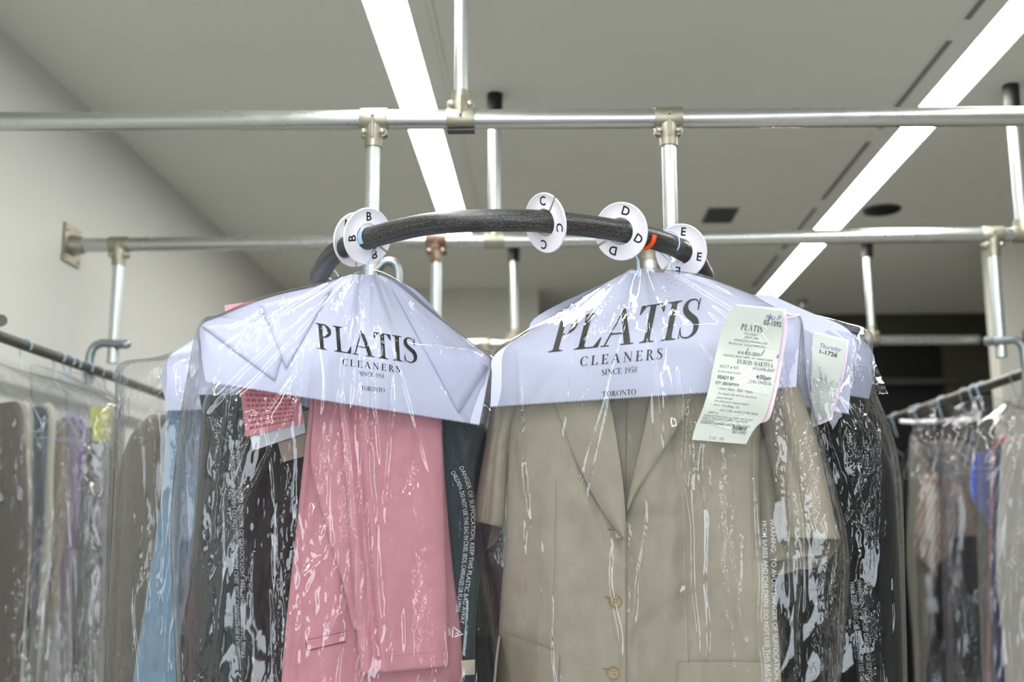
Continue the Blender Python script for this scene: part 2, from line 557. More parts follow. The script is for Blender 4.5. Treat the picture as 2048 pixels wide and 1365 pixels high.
M['wire'] = plain('blue_coated_wire', rgb(176, 202, 226), 0.35, vary=0.06, spec=0.5)
M['orange'] = plain('orange_plastic', rgb(230, 84, 24), 0.4, vary=0.05)
M['paper'] = plain('cape_paper', rgb(204, 208, 230), 0.7, vary=0.012, vscale=9, bump=0.12, bscale=60, spec=0.25, transl=0.12)
M['paper_fold'] = plain('cape_paper_fold', rgb(199, 203, 228), 0.7, vary=0.012, vscale=9, bump=0.1, bscale=60, spec=0.25, transl=0.1)
M['receipt'] = plain('receipt_paper', rgb(194, 199, 193), 0.55, vary=0.02, vscale=20, spec=0.35)
M['pink_slip'] = plain('pink_slip', rgb(226, 150, 160), 0.7, vary=0.03, vscale=20)
M['pale_pink_slip'] = plain('pale_pink_slip', rgb(240, 218, 234), 0.7, vary=0.02)
M['ink_pink'] = plain('pink_ink', rgb(176, 100, 108), 0.6, vary=0.1)
M['white_slip'] = plain('white_slip', rgb(200, 205, 210), 0.7, vary=0.02)
M['buff_slip'] = plain('buff_slip', rgb(150, 138, 128), 0.7, vary=0.03)
M['pink'] = woven('pink_wool', rgb(202, 140, 152), rgb(212, 152, 163), 900)
M['pink_dark'] = woven('dark_pink_stitch', rgb(120, 60, 72), None, 900)  # darker pink for the stitch line round the welt pocket
M['beige'] = woven('beige_wool', rgb(156, 148, 132), rgb(170, 162, 146), 800)
M['beige_seam'] = woven('beige_stitch', rgb(128, 117, 98), None, 800)
M['button'] = plain('horn_button', rgb(150, 128, 92), 0.35, vary=0.15, vscale=120, spec=0.5)
M['button_hole'] = plain('button_hole', rgb(70, 56, 40), 0.7)
M['film'] = film_mat('polythene_film', 0.006, 0.8, 0.53, rough=0.045, amb=0.4)
M['film_black'] = film_mat('polythene_film_crumpled', 0.005, 0.8, 0.50, rough=0.045, amb=0.7)
M['film_far'] = film_mat('polythene_film_milky', 0.012, 0.8, 0.50, rough=0.08, gain=0.8)


def ghost(name, col, op):
    m, nt, out = new_mat(name)
    d_ = nt.nodes.new('ShaderNodeBsdfDiffuse'); d_.inputs[0].default_value = col
    t_ = nt.nodes.new('ShaderNodeBsdfTransparent')
    x_ = nt.nodes.new('ShaderNodeMixShader'); x_.inputs[0].default_value = op
    nt.links.new(t_.outputs[0], x_.inputs[1]); nt.links.new(d_.outputs[0], x_.inputs[2]); nt.links.new(x_.outputs[0], out.inputs[0])
    return m


M['film_print'] = ghost('film_print_white', rgb(226, 230, 236), 0.5)
M['print_pale'] = ghost('film_print_pale', rgb(200, 206, 212), 0.4)
cl = lambda n, c, c2=None, **k: woven(n, rgb(*c), rgb(*c2) if c2 else None, **k)
M['lightblue'] = cl('light_blue_cotton', (118, 142, 164), (134, 158, 178))
M['teal'] = cl('dark_teal_wool', (24, 36, 43), (34, 48, 55))
M['slate'] = cl('slate_wool', (58, 72, 80), (70, 84, 92))
M['charcoal'] = cl('charcoal_wool', (42, 37, 39), (52, 46, 48))
M['black'] = cl('black_wool', (8, 9, 12), (14, 15, 19))
M['greybeige'] = cl('grey_beige_cotton', (108, 103, 94), (120, 115, 106))
M['brown'] = cl('brown_grey_wool', (78, 69, 64), (90, 81, 76))
M['cream'] = cl('cream_cotton', (192, 188, 170), (206, 202, 186))
M['navy_dot'] = woven('navy_knit', rgb(40, 52, 68), rgb(66, 80, 98), 420, bump=0.8)
M['tan'] = cl('tan_cotton', (150, 130, 106), (164, 144, 120))
M['lilac'] = cl('lilac_cotton', (158, 138, 166), (172, 152, 180))
M['purple'] = cl('purple_lining', (110, 70, 140))
M['grey'] = cl('mid_grey_wool', (70, 68, 66), (82, 80, 78))
M['yellow'] = plain('yellow_slip', rgb(214, 212, 90), 0.6)
M['royal'] = cl('royal_blue_cloth', (48, 78, 188), (62, 92, 205))
M['navyblue'] = cl('navy_blue_cloth', (38, 44, 92), (50, 56, 108))
M['rose'] = cl('rose_cloth', (172, 108, 104))
M['stone'] = cl('stone_cotton', (150, 147, 140), (166, 163, 156))
M['striped'] = woven('striped_cotton', rgb(150, 130, 110), None, 600, stripe=(26.0, -12.0, [(0.0, rgb(168, 150, 128)), (0.3, rgb(60, 66, 86)), (0.45, rgb(176, 160, 140)), (0.6, rgb(150, 60, 58)), (0.68, rgb(170, 152, 130)), (0.85, rgb(70, 82, 104))]))
M['glass'] = film_mat('assumed_window_glass', 0.0, 0.0, 0.9, rough=0.0, tint=(0.97, 0.98, 0.98), gain=0.6)  # panes of the assumed window behind the camera

# ------------------------------------------------------------------ the room
ZC = 2.762; XL = -1.384; XR = 2.75; YB = 5.55; YD = 6.3; YF = -2.7
ZP = P(1024, 241, 2.1).z            # height of the galvanised cross pipes
ZR = P(950, 442, 1.56).z            # height of the clothes rails
L1 = (-0.396, 0.104, -2.4, 4.68)    # strip: centre x, width, y0, y1
L2 = (1.151, 0.102, -2.4, 6.02)
struct(MB().box(XL - 0.1, YF - 0.1, -0.1, XR + 0.1, YD + 0.1, 0.0).build('floor', M['floor']))
c = MB()
xs = [XL - 0.1, L1[0] - L1[1] / 2, L1[0] + L1[1] / 2, L2[0] - L2[1] / 2, L2[0] + L2[1] / 2, XR + 0.1]
y0, y1 = YF - 0.1, YD + 0.1
c.box(xs[0], y0, ZC, xs[1], y1, ZC + 0.1).box(xs[2], y0, ZC, xs[3], y1, ZC + 0.1).box(xs[4], y0, ZC, xs[5], y1, ZC + 0.1)
for L in (L1, L2):
    a, b_ = L[0] - L[1] / 2, L[0] + L[1] / 2
    c.box(a, y0, ZC, b_, L[2], ZC + 0.1).box(a, L[3], ZC, b_, y1, ZC + 0.1)
struct(c.build('ceiling', M['ceiling']))
struct(MB().box(XL - 0.1, YF - 0.1, 0, XL, YD + 0.1, ZC).build('wall_left', M['wall']))
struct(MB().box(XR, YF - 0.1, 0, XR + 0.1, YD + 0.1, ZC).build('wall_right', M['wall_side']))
struct(MB().box(XL, YB, 0, -0.07, YB + 0.12, ZC).build('wall_back', M['wall_back']))
# deeper back wall with a dark opening
bx0, bx1 = P(1400, 700, YD).x, P(1888, 700, YD).x
bz0, bz1 = P(1800, 1050, YD).z, P(1800, 688, YD).z
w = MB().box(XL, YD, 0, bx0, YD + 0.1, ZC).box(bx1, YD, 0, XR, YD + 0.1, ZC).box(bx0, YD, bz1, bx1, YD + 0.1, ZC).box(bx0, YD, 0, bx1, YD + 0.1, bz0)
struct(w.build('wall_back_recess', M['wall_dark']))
o = struct(MB().box(bx0, YD + 0.06, bz0, bx1, YD + 0.09, bz1).build('window_2', M['black_hole']))
tz = P(1800, 763, YD).z
MB().box(bx0, YD - 0.02, tz - 0.02, bx1 + 0.35, YD + 0.06, tz + 0.015).build('ledge', M['wall_dark'], o)
# partition with a doorway at the right
px0 = P(1990, 600, 4.5).x
w = MB().box(px0, 4.5, 2.33, XR, 4.6, ZC).box(px0, 4.5, 0, px0 + 0.10, 4.6, 2.33).box(2.55, 4.5, 0, XR, 4.6, 2.33)
struct(w.build('wall_partition', M['wall_back']))
# unseen shop front behind the camera: wall with an assumed window, added for light
w = MB().box(XL, YF - 0.1, 0, XR, YF, 0.5).box(XL, YF - 0.1, 2.5, XR, YF, ZC).box(XL, YF - 0.1, 0.5, -0.75, YF, 2.5).box(1.45, YF - 0.1, 0.5, XR, YF, 2.5)
struct(w.build('wall_front', M['wall_shop']))
wf = MB()
for x in (-0.75, 0.33, 1.41): wf.box(x, YF - 0.08, 0.5, x + 0.04, YF - 0.02, 2.5)
wf.box(-0.75, YF - 0.08, 0.5, 1.45, YF - 0.02, 0.54).box(-0.75, YF - 0.08, 2.46, 1.45, YF - 0.02, 2.5)
wo = struct(wf.build('assumed_window', M['black_plastic']))
for x in (-0.71, 0.37): MB().box(x, YF - 0.055, 0.54, x + 1.04, YF - 0.05, 2.46).build('pane', M['glass'], wo)


# ceiling strips
def strip(L, label):
    t = thing('linear_ceiling_light', (L[0], (L[2] + L[3]) / 2, ZC), label, 'light', 'linear ceiling lights')
    a, b_ = L[0] - L[1] / 2, L[0] + L[1] / 2
    MB().box(a, L[2], ZC + 0.02, b_, L[3], ZC + 0.08).build('housing', M['trim_white'], t)
    MB().box(a + 0.001, L[2] + 0.001, ZC + 0.004, b_ - 0.001, L[3] - 0.001, ZC + 0.012).build('diffuser', M['diffuser'], t)


strip(L1, 'long white strip light recessed in the ceiling, crossing behind the vertical pipes, left one')
strip(L2, 'long diagonal white strip light recessed in the ceiling at the right')
# slot air diffusers beside the right strip
ax = L2[0] - L2[1] / 2
sy = -1.0; k = 0
t = thing('slot_air_diffuser', (ax - 0.06, 2.5, ZC), 'narrow linear air slot running along the left side of the right strip light', 'air vent')
MB().box(ax - 0.085, -1.0, ZC - 0.003, ax - 0.002, 5.4, ZC).build('frame', M['ceiling'], t)
while sy < 5.3:
    MB().box(ax - 0.078, sy, ZC - 0.0045, ax - 0.062, sy + 0.62, ZC - 0.002).build('slot', M['slot_soft'], t)
    sy += 0.74
ay = L1[0] + L1[1] / 2
t = thing('slot_air_diffuser', (ay + 0.05, 2.0, ZC), 'pale narrow air slot on the right edge of the left strip light', 'air vent')
MB().box(ay + 0.002, -1.0, ZC - 0.003, ay + 0.06, 4.6, ZC).build('frame', M['ceiling'], t)
MB().box(ay + 0.040, -0.9, ZC - 0.0045, ay + 0.046, 4.5, ZC - 0.002).build('slot', M['ceiling'], t)


def ceil_pt(px, py): return PZ(px, py, ZC)


# ceiling fittings
v = ceil_pt(1440, 430)
t = thing('ceiling_vent', v, 'small grey rectangular vent in the ceiling above the letter E disc', 'air vent')
MB().box(v.x - 0.06, v.y - 0.1, ZC - 0.006, v.x + 0.06, v.y + 0.1, ZC - 0.0005).build('frame', M['grey_grille'], t)
for i in range(5):
    MB().box(v.x - 0.05, v.y - 0.085 + i * 0.037, ZC - 0.010, v.x + 0.05, v.y - 0.07 + i * 0.037, ZC - 0.005).build('slat', M['slot'], t)
v = ceil_pt(1763, 419)
t = thing('ceiling_speaker', v, 'round dark ceiling speaker to the right of the long strip light', 'speaker')
MB().lathe(v, (0, 0, -1), [(0.0005, 0.075), (0.008, 0.07), (0.008, 0.06)], 28).build('rim', M['black_plastic'], t, auto=40)
MB().lathe(v, (0, 0, -1), [(0.002, 0.058), (0.006, 0.055), (0.0075, 0.02)], 28).build('grille', M['slot'], t, auto=40)
for (x_, y_, nm) in ((1605, 602, 'tiny dark ceiling sprinkler farther back, right of the strip light end'), (1582, 622, 'tiny dark ceiling sprinkler nearest the end of the right strip light')):
    v = ceil_pt(x_, y_)
    t = thing('sprinkler', v, nm, 'sprinkler', 'ceiling sprinklers')
    MB().lathe(v, (0, 0, -1), [(0.0005, 0.03), (0.006, 0.028), (0.008, 0.012)], 14).build('escutcheon', M['slot'], t, auto=40)
    MB().lathe(v, (0, 0, -1), [(0.006, 0.008), (0.03, 0.008), (0.032, 0.016), (0.035, 0.016)], 12).build('head', M['zinc'], t, auto=40)

# ------------------------------------------------------------------ galvanised pipe frames
def dia(px, p):
    return px * (p - CAM).dot(FW) / FPX


def tee(parent, pos, ax, sgn, rb, rp, m):
    """split tee clamp round a cross pipe at pos; sgn -1 for a post going down, +1 up"""
    ax = Vector(ax).normalized(); dn = Vector((0, 0, sgn)); pos = Vector(pos)
    fw = Vector((0, -1, 0)); fw = (fw - ax * fw.dot(ax)).normalized()
    b = MB()
    L = rb * 1.42
    b.lathe(pos - ax * L, ax, [(0, rb * 1.02), (0, rb * 1.13), (0.1 * L, rb * 1.17), (1.9 * L, rb * 1.17), (2 * L, rb * 1.13), (2 * L, rb * 1.02)], 28)
    # saddle narrowing to the neck
    b.lathe(pos, dn, [(rb * 0.3, rp * 1.35), (rb * 1.2, rp * 1.45), (rb * 1.9, rp * 1.3), (rb * 2.3, rp * 1.25), (rb * 3.0, rp * 1.22), (rb * 3.05, rp * 1.05)], 24)
    # ears with bolts
    for s in (-1, 1):
        c_ = pos + dn * rb * 1.45 + ax * (s * rb * 0.95)
        b.lathe(c_ - fw * rb * 0.5, fw, [(0, rb * 0.42), (0.05 * rb, rb * 0.5), (rb * 0.95, rb * 0.5), (rb * 1.0, rb * 0.42)], 18)
        # web from the ear to the sleeve
        b.tube([c_, pos + ax * (s * rb * 1.0)], rb * 0.48, 12)
        b.tube([c_, pos + dn * rb * 2.2], [rb * 0.44, rb * 0.3], 12)
    # ridge along the front of the casting
    b.tube([pos + fw * rb * 1.12 - dn * rb * 0.2, pos + fw * rb * 1.12 + dn * rb * 0.6, pos + fw * rp * 1.25 + dn * rb * 2.2], rb * 0.16, 10)
    o = b.build('tee_clamp', m, parent, auto=45)
    for s in (-1, 1):
        c_ = pos + dn * rb * 1.45 + ax * (s * rb * 0.95)
        MB().lathe(c_ + fw * rb * 0.5, fw, [(0, rb * 0.34), (rb * 0.12, rb * 0.34), (rb * 0.28, rb * 0.26), (rb * 0.36, rb * 0.1)], 14).build('bolt', M['bolt'], o, auto=60)
    MB().lathe(pos + fw * (rb * 1.2), fw, [(0, rb * 0.13), (rb * 0.09, rb * 0.13), (rb * 0.095, rb * 0.05)], 10).build('set_screw', M['black_plastic'], o, auto=60)
    return o


def rod(parent, a, b, r, m, name='post'):
    return MB().tube([a, b], r, 20).build(name, m, parent, auto=50)


def ext_line(a, b, ta, tb):
    return lerp(a, b, ta), lerp(a, b, tb)


def pipe_at(a, b, px):
    """point of the pipe a-b whose image x is px"""
    lo, hi = -0.5, 1.5
    def sx(t):
        q = lerp(a, b, t) - CAM
        return 1024 + FPX * q.dot(RT) / q.dot(FW)
    for _ in range(50):
        mid = (lo + hi) / 2
        if sx(mid) < px: lo = mid
        else: hi = mid
    return lerp(a, b, (lo + hi) / 2)


# --- front frame
A, B = PZ(0, 244, ZP), PZ(2048, 233, ZP)
fr = thing('pipe_frame', lerp(A, B, 0.5), 'nearest galvanised cross pipe with two posts down to the black curved rail', 'pipe frame', 'galvanised pipe frames')
rb = dia(39, lerp(A, B, 0.5)) / 2
axd = (B - A).normalized()
a2, b2 = XL, XR
A2 = A + axd * ((XL + 0.001 - A.x) / axd.x); B2 = A + axd * ((XR - 0.001 - A.x) / axd.x)
rod(fr, A2, B2, rb, M['galv'], 'cross_pipe')
q = pipe_at(A, B, 748)
rpost = dia(28, q) / 2
FRONT_POST_L = q
tee(fr, q, axd, -1, rb, rpost, M['cast'])
rod(fr, q - Vector((0, 0, rb * 0.9)), Vector((q.x, q.y, ZR - 0.035)), rpost, M['galv_post'])
q = pipe_at(A, B, 1336)
FRONT_POST_R = q
tee(fr, q, axd, -1, rb, rpost, M['cast'])
rod(fr, q - Vector((0, 0, rb * 0.9)), Vector((q.x, q.y, ZR - 0.035)), rpost, M['galv_post'])
q = pipe_at(A, B, 922)
tee(fr, q, axd, 1, rb, rpost, M['cast'])
rod(fr, q + Vector((0, 0, rb * 0.9)), Vector((q.x, q.y, ZC - 0.001)), rpost, M['galv_post'], 'hanger_rod')
MB().box(-rb * 1.4, -rb * 0.6, -0.003, rb * 1.4, rb * 0.6, 0.0).build('clamp_plate', M['slot'], fr)
pl = [o for o in fr.children if o.name.startswith('clamp_plate')][0]
for vv in pl.data.vertices: vv.co += q - Vector((0, 0, rb * 1.22))
for s in (0.45,):
    MB().lathe((q.x, q.y, ZC - 0.001), (0, 0, -1), [(0, rpost * 1.9), (0.004, rpost * 1.9), (0.05, rpost * 1.35), (0.052, rpost * 1.05)], 20).build('ceiling_cap', M['black_plastic'], fr, auto=40)
# arched bracket from the left front post
q = FRONT_POST_L; yb = q.y
pts = [P(742, 548, yb), P(756, 537, yb), P(764, 528, yb), P(774, 524, yb), P(785, 525, yb), P(793, 533, yb), P(796, 548, yb), P(797, 580, yb), P(798, 640, yb)]
pts = [Vector(p_) for p_ in catmull([tuple(p_) for p_ in pts], 4)]
MB().tube(pts, dia(19, pts[0]) / 2, 14).build('bracket', M['zinc'], fr, auto=60)
q = FRONT_POST_R; yb = q.y
pts = [P(1342, 545, yb), P(1352, 532, yb), P(1366, 526, yb), P(1386, 530, yb), P(1396, 545, yb), P(1398, 580, yb), P(1399, 640, yb)]
pts = [Vector(p_) for p_ in catmull([tuple(p_) for p_ in pts], 4)]
MB().tube(pts, dia(19, pts[0]) / 2, 14).build('bracket', M['zinc'], fr, auto=60)

# --- middle frame (flange on the left wall)
A, B = PZ(240, 490, ZP), PZ(1985, 470, ZP)
axd = (B - A).normalized()
A2 = A + axd * ((XL + 0.001 - A.x) / axd.x); B2 = A + axd * ((XR - 0.001 - A.x) / axd.x)
fr2 = thing('pipe_frame', lerp(A, B, 0.5), 'middle galvanised cross pipe bolted to the left wall by a square flange', 'pipe frame', 'galvanised pipe frames')
rb = dia(29, lerp(A, B, 0.5)) / 2
rod(fr2, A2, B2, rb, M['galv'], 'cross_pipe')
fl = MB().box(XL + 0.0005, A2.y - 0.055, ZP - 0.055, XL + 0.008, A2.y + 0.055, ZP + 0.055)
fl.lathe(A2 + axd * 0.006, axd, [(0, rb * 1.5), (0.012, rb * 1.4), (0.035, rb * 1.2), (0.036, rb * 1.0)], 20)
flo = fl.build('wall_flange', M['cast'], fr2, auto=40)
for (dy, dz) in ((-1, -1), (-1, 1), (1, -1), (1, 1)):
    MB().lathe((XL + 0.008, A2.y + dy * 0.04, ZP + dz * 0.04), (1, 0, 0), [(0, 0.008), (0.004, 0.007), (0.006, 0.003)], 10).build('bolt', M['bolt'], flo)
for (x_, mm) in ((240, 'cast'), (873, 'cast_rust'), (1298, 'cast'), (1984, 'cast')):
    q = pipe_at(A, B, x_)
    rp_ = dia(22, q) / 2
    tee(fr2, q, axd, -1, rb, rp_, M[mm])
    zb = P(228, 722, 2.97).z if x_ in (240, 1984) else ZR - 0.1
    rod(fr2, q - Vector((0, 0, rb * 0.9)), Vector((q.x, q.y, zb)), rp_, M['galv_post'])
    if x_ == 240: MIDL = q
    if x_ == 1984: MIDR = q
for (x_, w_) in ((989, 24), (2046, 24)):
    q = pipe_at(A, B, x_)
    rp_ = dia(w_, q) / 2
    b = MB().lathe(q - axd * rb * 1.4, axd, [(0, rb * 1.0), (0, rb * 1.16), (2.8 * rb, rb * 1.16), (2.8 * rb, rb)], 24)
    b.lathe(q, (0, 0, 1), [(rb * 0.3, rp_ * 1.4), (rb * 2.0, rp_ * 1.3), (rb * 2.05, rp_ * 1.05)], 20)
    b.build('tee_clamp', M['cast'], fr2, auto=45)
    rod(fr2, q + Vector((0, 0, rb * 0.9)), Vector((q.x, q.y, ZC - 0.03)), rp_, M['galv_post'], 'hanger_rod')
    MB().lathe((q.x, q.y, ZC - 0.001), (0, 0, -1), [(0, rp_ * 1.3), (0.004, rp_ * 1.35), (0.075, rp_ * 1.3), (0.078, rp_ * 1.0)], 20).build('ceiling_cap', M['black_plastic'], fr2, auto=40)


def side_bracket(q, pix, clampx, clampy, label_m='zinc'):
    yb = q.y
    pts = [Vector(p_) for p_ in catmull([tuple(P(x_, y_, yb - 0.012)) for x_, y_ in pix], 5)]
    o = MB().tube(pts, dia(17, pts[0]) / 2, 14).build('bracket', M[label_m], fr2, auto=60)
    c_ = P(clampx, clampy, yb)
    MB().lathe(c_ - Vector((dia(14, c_), 0, 0)), (1, 0, 0), [(0, 0.009), (0.002, 0.013), (dia(24, c_), 0.013), (dia(28, c_), 0.009)], 14).build('bolt', M['zinc'], o, auto=60)


side_bracket(MIDL, [(246, 689), (225, 688), (205, 687), (190, 693), (181, 708), (178, 730), (177, 752), (176, 768)], 246, 689)
side_bracket(MIDR, [(1985, 683), (2005, 682), (2025, 680), (2038, 684), (2046, 696), (2049, 715), (2052, 745), (2053, 790)], 1983, 683)

# --- rear frame
A, B = PZ(950, 688, ZP), PZ(1955, 680, ZP)
axd = (B - A).normalized()
A2 = A + axd * ((XL + 0.001 - A.x) / axd.x); B2 = A + axd * ((px0 - 0.003 - A.x) / axd.x)
fr3 = thing('pipe_frame', lerp(A, B, 0.5), 'farthest galvanised cross pipe, thin and blurred behind the bags', 'pipe frame', 'galvanised pipe frames')
rb = dia(19, lerp(A, B, 0.5)) / 2
rod(fr3, A2, B2, rb, M['galv'], 'cross_pipe')
for x_ in (1028, 1745):
    q = pipe_at(A, B, x_)
    rp_ = dia(15, q) / 2
    tee(fr3, q, axd, 1, rb, rp_, M['cast'])
    rod(fr3, q + Vector((0, 0, rb * 0.9)), Vector((q.x, q.y, ZC - 0.03)), rp_, M['galv_post'], 'hanger_rod')
    MB().lathe((q.x, q.y, ZC - 0.001), (0, 0, -1), [(0, rp_ * 1.5), (0.004, rp_ * 1.6), (0.07, rp_ * 1.4), (0.074, rp_ * 1.0)], 18).build('ceiling_cap', M['black_plastic'], fr3, auto=40)
q = pipe_at(A, B, 969)
tee(fr3, q, axd, -1, rb, dia(15, q) / 2, M['cast'])
rod(fr3, q - Vector((0, 0, rb)), Vector((q.x, q.y, ZR)), dia(15, q) / 2, M['galv_post'])

# ------------------------------------------------------------------ clothes rails
RPX = [(640, 566), (646, 540), (660, 517), (684, 498), (735, 478), (800, 460), (870, 447), (950, 442), (1040, 441), (1110, 445), (1180, 453), (1250, 464), (1310, 479), (1355, 496), (1385, 515), (1402, 540), (1407, 562)]
rail_pts = [PZ(x_, y_, ZR) for x_, y_ in RPX]
lft, rgt = rail_pts[0], rail_pts[-1]
rail_pts = [Vector((lft.x - 0.008, 4.25, ZR)), Vector((lft.x - 0.008, 3.0, ZR)), Vector((lft.x - 0.006, lft.y + 0.25, ZR))] + rail_pts + [Vector((rgt.x + 0.006, rgt.y + 0.25, ZR)), Vector((rgt.x + 0.008, 3.0, ZR)), Vector((rgt.x + 0.008, 4.25, ZR))]
rail_fine = [Vector(p_) for p_ in catmull([tuple(p_) for p_ in rail_pts], 10)]
RR = 0.0334 / 2
mr = tag(MB().tube(rail_fine, RR, 28).build('curved_clothes_rail', M['black_rail'], auto=50), 'thick worn black curved clothes rail carrying the lettered discs', 'clothes rail')


def rail_frame(px):
    """point and tangent (running to the right) of the curved rail at image x px, on its near arc"""
    best = None
    for a, b in zip(rail_fine, rail_fine[1:]):
        if a.y > 2.05: continue
        q = (a + b) / 2 - CAM
        x_ = 1024 + FPX * q.dot(RT) / q.dot(FW)
        d = abs(x_ - px)
        if best is None or d < best[0]: best = (d, (a + b) / 2, (b - a).normalized())
    return best[1], best[2]


# left rack rail and right rack rail
a, b = PZ(8, 676, ZR), PZ(228, 756, ZR)
xl_ = (a.x + b.x) / 2
tag(MB().tube([(xl_ + 0.1, 2.28, ZR), (xl_ + 0.02, 2.36, ZR), (xl_, 2.46, ZR), (xl_, 3.4, ZR), (xl_, 4.4, ZR)], dia(22, a) / 2, 20).build('side_clothes_rail', M['dull_rail'], auto=60),
    'dull grey clothes rail against the left wall with a row of hooks', 'clothes rail')
a, b = PZ(2048, 748, ZR), PZ(1800, 832, ZR)
xr_ = (a.x + b.x) / 2
tag(MB().tube([(xr_, 2.4, ZR), (xr_, 3.4, ZR), (xr_, 4.45, ZR)], dia(21, a) / 2, 20).build('side_clothes_rail', M['dull_rail'], auto=60),
    'dull grey clothes rail running back along the right edge', 'clothes rail')

# ------------------------------------------------------------------ lettering
def strip_quads(pts_a, pts_b):
    return [[pts_a[i], pts_a[i + 1], pts_b[i + 1], pts_b[i]] for i in range(len(pts_a) - 1)]


def stroke(path, wid):
    """variable-width stroke along a smoothed path, as quads"""
    fine = catmull([p_ + (w_,) for p_, w_ in zip(path, wid)], 4)
    A_, B_ = [], []
    for i, (x, y, w_) in enumerate(fine):
        x0, y0, _ = fine[max(i - 1, 0)]; x1, y1, _ = fine[min(i + 1, len(fine) - 1)]
        dx, dy = x1 - x0, y1 - y0; l = math.hypot(dx, dy) or 1
        nx, ny = -dy / l, dx / l
        A_.append((x + nx * w_ / 2, y + ny * w_ / 2)); B_.append((x - nx * w_ / 2, y - ny * w_ / 2))
    return strip_quads(A_, B_)


def rect(x0, y0, x1, y1): return [(x0, y0), (x1, y0), (x1, y1), (x0, y1)]


def ring(cx, cy, rx, ry, tx, ty, a0=0.0, a1=2 * PI, n=28):
    """elliptic band: thickness tx at the sides and ty at top and bottom"""
    A_, B_ = [], []
    for i in range(n + 1):
        a = lerp(a0, a1, i / n)
        A_.append((cx + rx * math.cos(a), cy + ry * math.sin(a)))
        B_.append((cx + (rx - tx) * math.cos(a), cy + (ry - ty) * math.sin(a)))
    return strip_quads(A_, B_)


def stem(x, w_, y0=0.0, y1=1.0, sw=0.1, s0=True, s1=True):
    out = [rect(x, y0, x + w_, y1)]
    if s0: out += [rect(x - sw, y0, x + w_ + sw, y0 + 0.028), [(x - sw * 0.5, y0 + 0.028), (x + w_ + sw * 0.5, y0 + 0.028), (x + w_, y0 + 0.07), (x, y0 + 0.07)]]
    if s1: out += [rect(x - sw, y1 - 0.028, x + w_ + sw, y1), [(x, y1 - 0.07), (x + w_, y1 - 0.07), (x + w_ + sw * 0.5, y1 - 0.028), (x - sw * 0.5, y1 - 0.028)]]
    return out


TK, TN = 0.135, 0.035
SPATH = [(.40, .74), (.385, .86), (.33, .955), (.235, .98), (.135, .94), (.09, .82), (.13, .68), (.24, .56), (.36, .45), (.42, .31), (.40, .14), (.30, .035), (.20, .02), (.10, .075), (.05, .26)]
SWID = [.02, .02, .03, .04, .07, .115, .14, .15, .15, .13, .10, .05, .04, .03, .02]


